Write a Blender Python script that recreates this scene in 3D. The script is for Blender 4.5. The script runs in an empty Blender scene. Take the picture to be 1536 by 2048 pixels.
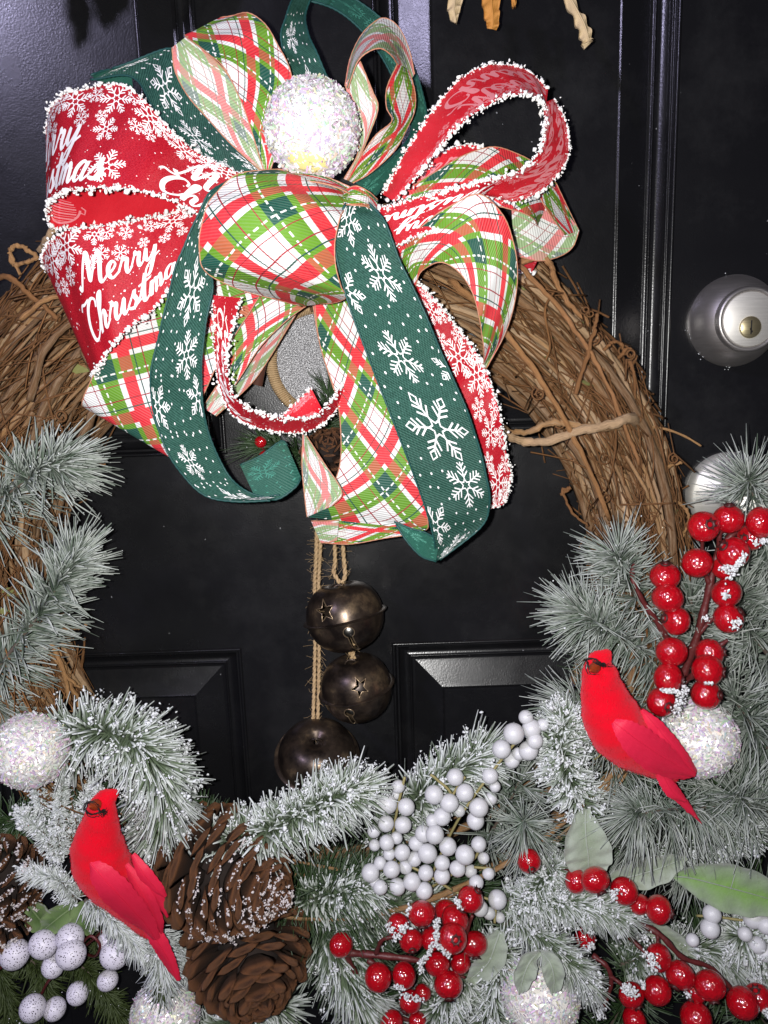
import bpy, bmesh, math, random
import numpy as np
from mathutils import Vector, Matrix
random.seed(7); rng = np.random.default_rng(11)
S = bpy.context.scene
COL = S.collection

# ------------------------------------------------------------------ camera
FPX = 1541.0                       # focal length in pixels of a 1536 x 2048 frame
PITCH, ROLL, DIST = math.radians(11.0), math.radians(1.9), 0.585
look = np.array([0, math.cos(PITCH), -math.sin(PITCH)])
up0 = np.array([0, math.sin(PITCH), math.cos(PITCH)])
X0 = np.array([1.0, 0, 0])
rt = math.cos(ROLL)*X0 - math.sin(ROLL)*up0
upv = math.sin(ROLL)*X0 + math.cos(ROLL)*up0
CAM = -look*DIST
cd = bpy.data.cameras.new('camera'); cam = bpy.data.objects.new('camera', cd); COL.objects.link(cam)
cd.sensor_fit = 'VERTICAL'; cd.sensor_height = 24.0; cd.lens = 24.0*FPX/2048.0
cd.clip_start = 0.01; cd.clip_end = 50
cam.matrix_world = Matrix(((rt[0], upv[0], -look[0], CAM[0]), (rt[1], upv[1], -look[1], CAM[1]),
                           (rt[2], upv[2], -look[2], CAM[2]), (0, 0, 0, 1)))
S.camera = cam
# ------------------------------------------------------------------ light: the phone's flash and a porch lamp
w = bpy.data.worlds.new('World'); S.world = w; w.use_nodes = True
w.node_tree.nodes['Background'].inputs[0].default_value = (0.55, 0.55, 0.75, 1)
w.node_tree.nodes['Background'].inputs[1].default_value = 0.045
def lamp(name, loc, power, col, radius, kind='POINT', target=None, angle=None, blend=.6):
    l = bpy.data.lights.new(name, kind); l.energy = power; l.color = col; l.shadow_soft_size = radius
    o = bpy.data.objects.new(name, l); COL.objects.link(o); o.location = loc
    if target is not None:
        o.rotation_euler = (Vector(target)-Vector(loc)).to_track_quat('-Z', 'Y').to_euler()
    if angle: l.spot_size = math.radians(angle); l.spot_blend = blend
    return o
FL = CAM - rt*0.020 + upv*0.006
lamp('flash_lamp', FL, 16.5, (1.0, 0.985, 0.965), 0.004)
lamp('porch_lamp', (-0.95, -1.25, 1.02), 46.0, (0.70, 0.66, 1.0), 0.06)
S.view_settings.view_transform = 'Standard'; S.view_settings.look = 'None'
S.view_settings.exposure = 0.0; S.view_settings.gamma = 1.0
S.cycles.max_bounces = 6; S.cycles.transparent_max_bounces = 6

# ------------------------------------------------------------------ helpers
def P(px, py, d):
    """the point at depth d in front of the door that is seen at photo pixel (px, py)"""
    v = look*FPX + rt*(px-768) - upv*(py-1024)
    t = (-d-CAM[1])/v[1]
    return CAM + v*t
def mpp(p): return float(np.dot(np.asarray(p)-CAM, look))/FPX
def wpos(o):
    p = np.zeros(3)
    while o is not None:
        p = p + np.array(o.location); o = o.parent
    return p
def link(o, parent=None):
    COL.objects.link(o)
    if parent is not None: o.parent = parent
    return o
def thing(name, label, cat, loc=(0, 0, 0), group=None):
    o = bpy.data.objects.new(name, None); o.empty_display_size = .01
    link(o); o.location = [float(v) for v in loc]; o['label'] = label; o['category'] = cat
    if group: o['group'] = group
    return o
def rawmesh(name, V, F, mat, smooth=True, attrs=None, uv=None):
    V = np.asarray(V, dtype=np.float32)
    me = bpy.data.meshes.new(name)
    if isinstance(F, np.ndarray): F = [F]
    F = [np.asarray(f, dtype=np.int32) for f in F if len(f)]
    nl = sum(f.size for f in F); nf = sum(len(f) for f in F)
    me.vertices.add(len(V)); me.vertices.foreach_set('co', V.ravel())
    me.loops.add(nl); me.polygons.add(nf)
    idx = np.concatenate([f.ravel() for f in F])
    tot = np.concatenate([np.full(len(f), f.shape[1], dtype=np.int32) for f in F])
    st = np.concatenate([[0], np.cumsum(tot)[:-1]]).astype(np.int32)
    me.loops.foreach_set('vertex_index', idx)
    me.polygons.foreach_set('loop_start', st); me.polygons.foreach_set('loop_total', tot)
    me.update(calc_edges=True)
    me.polygons.foreach_set('use_smooth', np.full(nf, bool(smooth)))
    if attrs:
        for k, a in attrs.items():
            a = np.asarray(a, dtype=np.float32)
            if a.ndim == 1:
                at = me.attributes.new(k, 'FLOAT', 'POINT'); at.data.foreach_set('value', a)
            else:
                at = me.attributes.new(k, 'FLOAT_COLOR', 'POINT')
                at.data.foreach_set('color', np.concatenate([a, np.ones((len(a), 1), np.float32)], 1).ravel())
    if uv is not None:
        l = me.uv_layers.new(name='UVMap'); l.data.foreach_set('uv', np.asarray(uv, np.float32)[idx].ravel())
    if mat is not None: me.materials.append(mat)
    me.validate(); return me
def mk(name, V, F, mat, parent=None, smooth=True, attrs=None, uv=None, stuff=False, label=None):
    V = np.asarray(V, dtype=np.float64)
    if parent is not None: V = V - wpos(parent)
    o = bpy.data.objects.new(name, rawmesh(name, V, F, mat, smooth, attrs, uv)); link(o, parent)
    if stuff: o['kind'] = 'stuff'
    if label: o['label'] = label
    return o
def cr(pts, n):
    """Catmull-Rom through pts, n samples per span"""
    p = np.asarray(pts, float); m = len(p)
    if m == 2: return np.array([p[0]+(p[1]-p[0])*t for t in np.linspace(0, 1, n+1)])
    q = np.vstack([2*p[0]-p[1], p, 2*p[-1]-p[-2]]); out = []
    for i in range(m-1):
        a, b, c, d = q[i], q[i+1], q[i+2], q[i+3]
        for t in np.linspace(0, 1, n, endpoint=False):
            out.append(.5*((2*b)+(c-a)*t+(2*a-5*b+4*c-d)*t*t+(3*b-a-3*c+d)*t**3))
    out.append(p[-1]); return np.array(out)
class MB:
    """collects shapes that belong to one mesh"""
    def __init__(s): s.v = []; s.q = []; s.t = []; s.n = 0; s.a = []
    def add(s, V, q=None, t=None, a=0.0):
        V = np.asarray(V, float)
        if q is not None and len(q): s.q.append(np.asarray(q)+s.n)
        if t is not None and len(t): s.t.append(np.asarray(t)+s.n)
        s.v.append(V); s.n += len(V)
        s.a.append(np.full(len(V), a) if np.isscalar(a) else np.asarray(a, float))
    def fs(s):
        return [np.concatenate(f) for f in (s.q, s.t) if f]
    def build(s, name, mat, parent=None, smooth=True, stuff=False, label=None, attr=None):
        A = np.concatenate(s.a)
        return mk(name, np.concatenate(s.v), s.fs(), mat, parent, smooth, {attr: A} if attr else None, None, stuff, label)
def norm(v): return v/np.maximum(np.linalg.norm(v, axis=-1, keepdims=True), 1e-12)
def tube(path, rad, k=6, cap=True):
    path = np.asarray(path, float); n = len(path)
    rad = np.full(n, rad) if np.isscalar(rad) else np.asarray(rad, float)
    T = norm(np.gradient(path, axis=0))
    N = np.cross(T[0], [0.31, 0.87, 0.38]); N = N/np.linalg.norm(N); rings = []
    for i in range(n):
        N = N-T[i]*np.dot(N, T[i]); N = N/max(np.linalg.norm(N), 1e-9); B = np.cross(T[i], N)
        an = np.arange(k)*2*math.pi/k
        rings.append(path[i]+rad[i]*(np.cos(an)[:, None]*N+np.sin(an)[:, None]*B))
    V = np.concatenate(rings)
    q = [(i*k+j, i*k+(j+1) % k, (i+1)*k+(j+1) % k, (i+1)*k+j) for i in range(n-1) for j in range(k)]
    t = []
    if cap:
        V = np.vstack([V, path[0], path[-1]]); c = n*k
        t = [(c, (j+1) % k, j) for j in range(k)]+[(c+1, (n-1)*k+j, (n-1)*k+(j+1) % k) for j in range(k)]
    return V, np.array(q), (np.array(t) if t else np.zeros((0, 3), int))
def tubeuv(path, k):
    path = np.asarray(path); s = np.concatenate([[0], np.cumsum(np.linalg.norm(np.diff(path, axis=0), axis=1))])+rng.uniform(0, 5)
    u = np.stack(np.broadcast_arrays(s[:, None], np.abs(np.arange(k)/k*2-1)[None]), -1).reshape(-1, 2)
    return np.vstack([u, [s[0], .5], [s[-1], .5]])
def lathe(prof, k=32):
    """profile of (radius, height) about the z axis"""
    V = []; q = []
    for r, z in prof:
        for j in range(k):
            a = 2*math.pi*j/k; V.append((r*math.cos(a), r*math.sin(a), z))
    for i in range(len(prof)-1):
        for j in range(k): q.append((i*k+j, i*k+(j+1) % k, (i+1)*k+(j+1) % k, (i+1)*k+j))
    return np.array(V), np.array(q)
def ico(sub=1):
    bm = bmesh.new(); bmesh.ops.create_icosphere(bm, subdivisions=sub, radius=1)
    V = np.array([v.co[:] for v in bm.verts]); F = np.array([[v.index for v in f.verts] for f in bm.faces]); bm.free(); return V, F
ICO1, ICO2, ICO3, ICO4 = ico(1), ico(2), ico(3), ico(5)
def blobs(mb, centres, rad, which=ICO1, jit=.25, a=0.0):
    for c, r in zip(centres, rad):
        V = which[0]*(1+rng.normal(0, jit, (len(which[0]), 1)))*r*rng.uniform(.6, 1.25, 3)
        mb.add(V+c, t=which[1], a=a)
def axisframe(ax, ref=(0.2, 0.3, 1)):
    z = np.asarray(ax, float); z = z/np.linalg.norm(z); x = np.cross(ref, z); x = x/np.linalg.norm(x); y = np.cross(z, x)
    return np.stack([x, y, z], 1)      # columns
def place(mesh, name, parent, pos, R=None, sc=1.0):
    o = bpy.data.objects.new(name, mesh); link(o, parent)
    p = np.asarray(pos)-(wpos(parent) if parent is not None else 0)
    R = np.eye(3) if R is None else R
    sc = (sc, sc, sc) if np.isscalar(sc) else sc
    M = Matrix([[R[i][j]*sc[j] for j in range(3)]+[p[i]] for i in range(3)]+[[0, 0, 0, 1]])
    o.matrix_basis = M
    return o

# ------------------------------------------------------------------ materials
def mat(name, base=(.5, .5, .5), rough=.6, metal=0.0, spec=.5, **kw):
    m = bpy.data.materials.new(name); m.use_nodes = True
    b = m.node_tree.nodes['Principled BSDF']
    b.inputs['Base Color'].default_value = (*base, 1); b.inputs['Roughness'].default_value = rough
    b.inputs['Metallic'].default_value = metal; b.inputs['Specular IOR Level'].default_value = spec
    for k, v in kw.items(): b.inputs[k.replace('_', ' ')].default_value = v
    return m
class NT:
    def __init__(s, m): s.m = m; s.t = m.node_tree; s.b = s.t.nodes['Principled BSDF']
    def n(s, typ, **kw):
        x = s.t.nodes.new('ShaderNode'+typ)
        for k, v in kw.items(): setattr(x, k, v)
        return x
    def l(s, a, b): s.t.links.new(a, b)
    def put(s, sock, v):
        if hasattr(v, 'is_linked') or isinstance(v, bpy.types.NodeSocket): s.l(v, sock)
        else: sock.default_value = v
    def math(s, op, a, b=0.0, clamp=False):
        x = s.n('Math', operation=op, use_clamp=clamp); s.put(x.inputs[0], a); s.put(x.inputs[1], b); return x.outputs[0]
    def mix(s, f, a, b, mode='MIX'):
        x = s.n('Mix', data_type='RGBA', blend_type=mode); s.put(x.inputs[0], f)
        s.put(x.inputs[6], (*a, 1) if isinstance(a, tuple) else a); s.put(x.inputs[7], (*b, 1) if isinstance(b, tuple) else b)
        return x.outputs[2]
    def noise(s, scale, detail=3, rough=.55, vec=None, out=0):
        x = s.n('TexNoise'); x.inputs['Scale'].default_value = scale; x.inputs['Detail'].default_value = detail
        x.inputs['Roughness'].default_value = rough
        if vec is None: vec = s.n('TexCoord').outputs['Object']
        s.l(vec, x.inputs['Vector']); return x.outputs[out]
    def ramp(s, f, stops, interp='LINEAR'):
        x = s.n('ValToRGB'); x.color_ramp.interpolation = interp; e = x.color_ramp.elements
        while len(e) < len(stops): e.new(.5)
        for i, (p, c) in enumerate(stops):
            e[i].position = p; e[i].color = (*c, 1) if len(c) == 3 else c
        s.l(f, x.inputs[0]); return x.outputs[0]
    def bump(s, h, strength=.3, dist=.001):
        x = s.n('Bump'); x.inputs['Strength'].default_value = strength; x.inputs['Distance'].default_value = dist
        s.l(h, x.inputs['Height']); s.l(x.outputs[0], s.b.inputs['Normal']); return x
    def attr(s, name): return s.n('Attribute', attribute_name=name)
    def color(s, c): s.l(c, s.b.inputs['Base Color'])
def vscale(nt, vec, sc):
    x = nt.n('Mapping'); x.inputs['Scale'].default_value = sc; nt.l(vec, x.inputs['Vector']); return x.outputs[0]

M = {}
def door_mat():
    m = mat('black_paint', (.006, .006, .007), .3, spec=.5); t = NT(m)
    n = t.noise(900, 2); sp = t.noise(260, 1); d2 = t.noise(14, 4)
    dust = t.math('MULTIPLY', t.math('GREATER_THAN', sp, .795), t.math('GREATER_THAN', d2, .5))
    sm = t.math('MULTIPLY', t.math('SUBTRACT', t.noise(9, 7, .72), .5, True), .14)
    t.color(t.mix(t.math('MULTIPLY', dust, .35), t.mix(sm, (.006, .006, .007), (.3, .3, .3)), (.55, .55, .58)))
    r = t.math('ADD', t.math('MULTIPLY', t.noise(24, 6, .7), .20), .16); t.l(r, t.b.inputs['Roughness'])
    t.bump(n, .16, .0006); return m
M['door'] = door_mat()
def steel(name, c, r):
    m = mat(name, c, r, 1.0); t = NT(m)
    v = vscale(t, t.n('TexCoord').outputs['Object'], (1, 1, 40))
    t.b.inputs['Metallic'].default_value = .93 if r < .5 else .7
    n = t.noise(60, 4, .6, v); t.l(t.math('ADD', t.math('MULTIPLY', n, .25), r-.1), t.b.inputs['Roughness'])
    t.color(t.mix(n, tuple(x*.8 for x in c), c)); t.bump(n, .05, .0003); return m
M['nickel'] = steel('satin_nickel', (.54, .51, .49), .40)
M['nickel_pale'] = steel('brushed_nickel', (.72, .70, .65), .52)
M['brass'] = steel('worn_brass', (.58, .50, .30), .38)
M['hole'] = mat('dark_slot', (.006, .005, .005), .8)
def vine_mat(name, c1, c2, c3):
    m = mat(name, c1, .75, spec=.25); t = NT(m)
    oi = t.n('ObjectInfo').outputs['Random']; uvv = t.n('UVMap').outputs[0]
    n = t.noise(1.0, 5, .65, vscale(t, uvv, (55, 7, 1))); g = t.noise(1.0, 4, .65, vscale(t, uvv, (160, 22, 1)))
    c = t.ramp(oi, [(0, tuple(x*.62 for x in c1)), (.3, c1), (.7, c2), (1, tuple(x*1.25 for x in c3))]); c = t.mix(t.math('MULTIPLY', t.math('SUBTRACT', n, .42, True), 3.0, True), c, c3)
    c = t.mix(t.math('MULTIPLY', t.math('SUBTRACT', g, .5, True), 2.5, True), c, tuple(x*.35 for x in c1))
    t.color(c); t.bump(t.math('ADD', n, g), .8, .0014); return m
M['vine'] = vine_mat('dry_grapevine', (.20, .098, .040), (.42, .235, .10), (.34, .24, .15))
M['tendril'] = vine_mat('dry_tendril', (.30, .14, .052), (.50, .29, .125), (.26, .12, .05))
M['vine_leaf'] = mat('dry_leaf_scrap', (.17, .17, .05), .8)
def needle_mat(name, g1, g2, frost, amt, spark=True):
    m = mat(name, g1, .55, spec=.35); t = NT(m)
    f = t.attr('frost').outputs['Fac']; oi = t.n('ObjectInfo').outputs['Random']
    n = t.noise(160, 3, .7); n2 = t.noise(25, 2)
    c = t.mix(n2, g1, g2)
    k = t.math('MULTIPLY', t.math('ADD', f, t.math('MULTIPLY', t.math('SUBTRACT', n, .5), 1.2)), amt, True)
    c = t.mix(k, c, frost)
    t.color(c); t.bump(n, .4, .0004); return m
M['needle'] = needle_mat('frosted_needle', (.060, .092, .062), (.125, .16, .118), (.42, .445, .42), 1.0)
M['flock'] = needle_mat('flocked_needle', (.085, .125, .065), (.15, .19, .125), (.60, .63, .63), 1.0)
M['fir'] = needle_mat('green_needle', (.015, .04, .012), (.05, .09, .03), (.33, .38, .33), .55)
M['cedar'] = needle_mat('dark_cedar', (.02, .035, .008), (.055, .075, .02), (.2, .25, .12), .3)
M['twig'] = mat('needle_twig', (.10, .075, .06), .8)
M['snow'] = mat('snow_flock', (.68, .70, .72), .8)
M['frost'] = mat('rosy_frost', (.55, .50, .50), .5)
t = NT(M['snow']); t.bump(t.noise(900, 3), .8, .0006)
def berry_mat():
    m = mat('red_berry', (.40, .002, .008), .09, spec=.6, Coat_Weight=1.0, Coat_Roughness=.05); t = NT(m)
    n = t.noise(900, 2); z = t.noise(2.0, 2)
    c = t.mix(z, (.27, .001, .005), (.46, .003, .010))
    c = t.mix(t.math('MULTIPLY', t.math('SUBTRACT', t.noise(3.5, 5, .7), .58, True), 5, True), c, (.12, .002, .004))
    c = t.mix(t.math('GREATER_THAN', t.noise(9, 3), .72), c, (.62, .35, .36)); t.color(c)
    t.l(t.math('ADD', t.math('MULTIPLY', t.noise(5, 4), .25), .02), t.b.inputs['Coat Roughness']); t.bump(t.noise(4, 3), .25, .02); return m
M['berry'] = berry_mat()
M['calyx'] = mat('berry_calyx', (.045, .006, .006), .5)
M['red_stem'] = mat('dark_red_stem', (.09, .012, .012), .5)
t = NT(M['red_stem']); t.bump(t.noise(300, 3), .6, .001)
M['white_berry'] = mat('white_berry', (.56, .56, .585), .32, spec=.45, Subsurface_Weight=.15, Subsurface_Radius=(.01, .01, .01), Subsurface_Scale=.1)
t = NT(M['white_berry']); t.bump(t.noise(700, 3), .25, .0004)
M['olive_stem'] = mat('olive_stem', (.28, .24, .10), .6)
def speck():
    m = mat('speckled_berry', (.66, .63, .72), .4); t = NT(m)
    x = t.n('TexVoronoi'); x.inputs['Scale'].default_value = 7.5; t.l(t.n('TexCoord').outputs['Object'], x.inputs['Vector'])
    k = t.math('LESS_THAN', x.outputs['Distance'], .30)
    k2 = t.math('GREATER_THAN', t.noise(3.0, 2), .38)
    t.color(t.mix(t.math('MULTIPLY', k, k2), (.66, .63, .72), (.03, .02, .03))); t.bump(t.noise(25, 3), .15, .001); return m
M['speckled'] = speck()
def glitter():
    m = mat('iridescent_glitter', (.8, .8, .8), .32, metal=.25, spec=.6); t = NT(m)
    t.color(t.attr('col').outputs['Color']); return m
M['glitter'] = glitter()
M['foam'] = mat('foam_core', (.74, .72, .66), .8)
M['foam_yellow'] = mat('yellowed_foam', (.70, .62, .26), .8)
def velvet(name, c, c2):
    m = mat(name, c, 1.0, spec=.03, Sheen_Weight=.5, Sheen_Roughness=.6); m.node_tree.nodes['Principled BSDF'].inputs['Sheen Tint'].default_value = (1, .2, .25, 1)
    t = NT(m); t.color(t.mix(t.noise(70, 3), c, c2)); t.bump(t.noise(1400, 2), .3, .0006); return m
M['velvet'] = velvet('red_velvet', (.56, .001, .010), (.68, .002, .016))
def feather():
    m = mat('red_feather', (.5, .004, .02), .5, spec=.3); t = NT(m)
    uv = t.n('UVMap').outputs[0]; v = vscale(t, uv, (14, 130, 1))
    n = t.noise(1.0, 3, .6, v)
    t.color(t.mix(n, (.46, .002, .022), (.82, .03, .085))); t.bump(n, .3, .0006); return m
M['feather'] = feather()
M['beak'] = mat('beak_orange', (.38, .05, .01), .45)
M['black_hair'] = mat('black_bristle', (.012, .008, .008), .6)
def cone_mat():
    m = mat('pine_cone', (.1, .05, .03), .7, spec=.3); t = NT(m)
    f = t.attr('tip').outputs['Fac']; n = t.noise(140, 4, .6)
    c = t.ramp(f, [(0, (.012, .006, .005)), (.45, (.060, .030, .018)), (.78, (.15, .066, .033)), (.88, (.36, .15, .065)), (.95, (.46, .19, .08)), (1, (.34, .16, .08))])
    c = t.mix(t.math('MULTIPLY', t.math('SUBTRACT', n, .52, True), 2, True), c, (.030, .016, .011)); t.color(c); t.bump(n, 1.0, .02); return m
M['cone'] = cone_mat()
def bell_mat():
    m = mat('antique_bronze', (.06, .04, .03), .33, metal=.75); t = NT(m)
    n = t.noise(38, 5, .65); f = t.noise(500, 2)
    t.color(t.ramp(n, [(.38, (.022, .016, .014)), (.54, (.075, .054, .040)), (.70, (.30, .21, .125))]))
    t.l(t.math('ADD', t.math('MULTIPLY', f, .22), .22), t.b.inputs['Roughness']); t.bump(n, .12, .001); return m
M['bell'] = bell_mat()
M['rim'] = mat('bronze_edge_highlight', (.30, .22, .14), .35, metal=.8)  # paler bronze puts the highlight along the cut-out edges into the colour
M['clapper'] = mat('steel_clapper', (.45, .43, .40), .35, metal=1.0)
def jute():
    m = mat('jute_twine', (.42, .29, .16), .85, spec=.15); t = NT(m)
    n = t.noise(400, 3, .6); t.color(t.mix(n, (.30, .19, .095), (.52, .38, .22))); t.bump(n, .6, .0008); return m
M['jute'] = jute()
def silver():
    m = mat('silver_glitter_board', (.4, .4, .42), .4, metal=.6); t = NT(m)
    n = t.noise(1500, 1); t.color(t.ramp(n, [(.35, (.12, .12, .13)), (.6, (.55, .55, .57)), (.72, (.9, .9, .9))])); t.bump(n, .9, .001); return m
M['silver'] = silver()
M['strap'] = mat('brown_strap', (.07, .025, .015), .55)
def husk(name, c1, c2):
    m = mat(name, c1, .7); t = NT(m); v = vscale(t, t.n('UVMap').outputs[0], (3, 60, 1))
    n = t.noise(1.0, 4, .6, v); t.color(t.mix(n, c1, c2)); t.bump(n, .4, .0008); return m
M['husk'] = husk('pale_corn_husk', (.60, .47, .29), (.42, .30, .16))
M['husk_orange'] = husk('orange_dried_leaf', (.55, .26, .05), (.40, .15, .025))
def lamb(name, c1, c2, c3):
    m = mat(name, c1, .85, spec=.1, Sheen_Weight=.4); t = NT(m)
    uv = t.n('UVMap').outputs[0]; sx = t.n('SeparateXYZ'); t.l(uv, sx.inputs[0])
    e = t.math('MULTIPLY', t.math('ABSOLUTE', t.math('SUBTRACT', sx.outputs[1], .5)), 2.0)
    k = t.math('ADD', e, t.math('MULTIPLY', t.math('SUBTRACT', t.noise(60, 4, .6), .5), 1.4), True)
    c = t.mix(k, c2, c1); c = t.mix(t.math('MULTIPLY', t.noise(1500, 2), .5), c, c3); t.color(c)
    vn = t.math('SINE', t.math('ADD', t.math('MULTIPLY', sx.outputs[0], 46.0), t.math('MULTIPLY', e, -9.0)))
    t.bump(t.math('ADD', t.noise(180, 4), t.math('MULTIPLY', vn, .10)), .6, .0015); return m
M['lamb'] = lamb('grey_felted_leaf', (.29, .33, .27), (.18, .23, .14), (.40, .43, .38))
M['lamb_green'] = lamb('green_felted_leaf', (.21, .25, .19), (.14, .29, .035), (.27, .34, .22))
M['holly'] = lamb('green_glazed_leaf', (.17, .24, .10), (.04, .09, .02), (.12, .17, .06))
def ribbon_mats():
    # printed plaid set at 45 degrees to the ribbon
    m = mat('plaid_ribbon', (.8, .8, .8), .55, spec=.3); t = NT(m)
    uv = t.n('UVMap').outputs[0]; sx = t.n('SeparateXYZ'); t.l(uv, sx.inputs[0]); U, Vv = sx.outputs[0], sx.outputs[1]
    T = .044
    ms = []
    seq = [(0, (0, 0, 0)), (.03, (0, 0, .5)), (.044, (0, 0, 0)), (.09, (1, 0, 0)), (.255, (0, 0, 0)), (.335, (0, 1, 0)), (.535, (0, 0, .25)),
           (.555, (0, 1, 0)), (.63, (0, 0, 0)), (.70, (0, 0, 1)), (.713, (0, 0, 0)), (.91, (0, 0, 1)), (.923, (0, 0, 0))]
    for sg in (1, -1):
        p = t.math('ADD', U, t.math('MULTIPLY', Vv, float(sg)))
        p = t.math('FRACT', t.math('ADD', t.math('DIVIDE', p, T*1.4142), 20.0 if sg > 0 else 20.15))
        r = t.ramp(p, seq, 'CONSTANT'); s3 = t.n('SeparateColor'); t.l(r, s3.inputs[0]); ms.append(s3.outputs)
    (rp, gp, bp), (rq, gq, bq) = ms
    wh, lime, teal, red, org, dr, dg = (.64, .64, .63), (.105, .25, .013), (.004, .065, .045), (.60, .022, .034), (.38, .10, .04), (.28, .008, .02), (.008, .06, .045)
    c = t.mix(t.math('MAXIMUM', gp, gq), wh, lime)
    c = t.mix(t.math('MULTIPLY', gp, gq), c, teal)
    c = t.mix(t.math('MAXIMUM', rp, rq), c, red)
    c = t.mix(t.math('MAXIMUM', t.math('MULTIPLY', rp, gq), t.math('MULTIPLY', rq, gp)), c, org)
    b = t.math('MAXIMUM', bp, bq)
    dashes = [t.math('GREATER_THAN', t.math('FRACT', t.math('MULTIPLY', t.math('ADD', U, t.math('MULTIPLY', Vv, sg)), 140.0)), .42) for sg in (-1.0, 1.0)]
    for bb, gg, dd in ((bp, gq, dashes[0]), (bq, gp, dashes[1])):
        cmpn = t.n('Math', operation='COMPARE'); t.l(bb, cmpn.inputs[0]); cmpn.inputs[1].default_value = .25; cmpn.inputs[2].default_value = .08
        c = t.mix(cmpn.outputs[0], c, t.mix(gg, lime, teal)); c = t.mix(t.math('MULTIPLY', cmpn.outputs[0], dd), c, (.72, .72, .70))
    c = t.mix(t.math('GREATER_THAN', b, .8), c, dr)
    x = t.n('Math', operation='COMPARE'); t.l(b, x.inputs[0]); x.inputs[1].default_value = .5; x.inputs[2].default_value = .08
    c = t.mix(x.outputs[0], c, dg)
    back = t.n('NewGeometry').outputs['Backfacing']
    c = t.mix(t.math('MULTIPLY', back, .28), c, (.60, .62, .56))
    wv = t.math('SINE', t.math('MULTIPLY', U, 2*math.pi/.0016)); rib = t.math('ADD', t.math('MULTIPLY', wv, .05), t.math('MULTIPLY', t.noise(500, 2), .10))
    t.color(t.mix(t.math('ADD', rib, .0, True), c, (.30, .32, .28)))
    t.bump(t.math('ADD', wv, t.math('MULTIPLY', t.noise(95, 4), 1.8)), .3, .0006)
    M['plaid'] = m
    m = mat('red_satin_ribbon', (.4, .0, .02), .45, spec=.24, Anisotropic=.5); t = NT(m)
    n = t.noise(42, 4, .6); n2 = t.noise(9, 2); uv = t.n('UVMap').outputs[0]
    f = t.noise(1.0, 2, .5, vscale(t, uv, (900, 2600, 1)))
    fr = t.mix(t.math('MULTIPLY', n2, n2), (.20, .0003, .007), (.62, .002, .016)); bk = t.mix(n, (.42, .006, .014), (.58, .018, .03))  # front: broad deep-to-bright red noise stands in for satin highlights
    fl = t.n('TexVoronoi'); fl.inputs['Scale'].default_value = 190; t.l(uv, fl.inputs['Vector'])
    fr = t.mix(t.math('MULTIPLY', t.math('LESS_THAN', fl.outputs['Distance'], .10), .8), fr, (.8, .7, .7))
    c = t.mix(t.n('NewGeometry').outputs['Backfacing'], fr, bk); t.color(t.mix(t.math('MULTIPLY', t.math('SUBTRACT', f, .42, True), 2.2, True), c, (.66, .03, .045)))
    t.bump(t.math('ADD', t.math('MULTIPLY', n, 1.6), t.math('MULTIPLY', f, .3)), .5, .0016); M['red'] = m
    m = mat('green_twill_ribbon', (.012, .075, .05), .5, spec=.3); t = NT(m)
    uv = t.n('UVMap').outputs[0]; sx = t.n('SeparateXYZ'); t.l(uv, sx.inputs[0])
    a1 = t.math('SINE', t.math('MULTIPLY', t.math('ADD', sx.outputs[0], t.math('MULTIPLY', sx.outputs[1], .6)), 2*math.pi/.0019))
    a2 = t.math('SINE', t.math('MULTIPLY', sx.outputs[1], 2*math.pi/.0019))
    wv = t.math('MULTIPLY', a1, a2)
    k = t.math('ADD', t.math('MULTIPLY', wv, .5), t.noise(700, 2), True)
    c = t.mix(k, (.004, .030, .022), (.045, .135, .103))
    c = t.mix(t.math('MULTIPLY', t.n('NewGeometry').outputs['Backfacing'], .5), c, (.02, .13, .09)); t.color(c)
    t.bump(t.math('ADD', wv, t.math('MULTIPLY', t.noise(60, 4), 2.0)), .45, .0009); M['green'] = m
ribbon_mats()
M['print'] = mat('white_flock_print', (.78, .77, .77), .75)
t = NT(M['print']); t.bump(t.noise(1200, 2), .4, .0005)
M['print_back'] = mat('pale_print_through', (.62, .20, .22), .7)
M['print_green_back'] = mat('pale_print_through_green', (.05, .22, .16), .7)
M['fringe'] = mat('white_chenille', (.80, .79, .77), .9, Sheen_Weight=.3)
M['stitch'] = mat('teal_edge_stitch', (.008, .06, .055), .6)
# ------------------------------------------------------------------ the door
door = thing('door', 'black panelled steel front door that the whole wreath hangs on', 'door', (0, 0, 0))
PROF = [(0, 0), (.0012, -.0012), (.0026, -.0004), (.0034, .003), (.0052, .0035), (.0062, .0066), (.0105, .0098), (.0135, .0094), (.0150, .0082), (.0162, .0096),
        (.0185, .0100), (.0200, .0098), (.0380, .0030), (.0395, .0022), (.0412, .0030), (.043, .0030)]
yc = [P(744, 100, 0)[0], P(1362, 100, 0)[0], P(389, 40, 0)[0], P(487, 1310, 0)[0], P(784, 1290, 0)[0]]
zlo = P(1000, 890, 0)[2]; zup = P(640, 1290, 0)[2]
stl = (yc[2]+yc[3])/2; str_ = (yc[0]+yc[4])/2; xr = yc[1]; pw = xr-str_
panels = [(str_, xr, zlo, zlo+.62), (stl-pw, stl, zlo, zlo+.62), (str_, xr, zup-.45, zup), (stl-pw, stl, zup-.45, zup)]
X = [-1.05, stl-pw, stl, str_, xr, xr+.125]; Z = [-1.1, zup-.45, zup, zlo, zlo+.62, 1.2]
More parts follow.
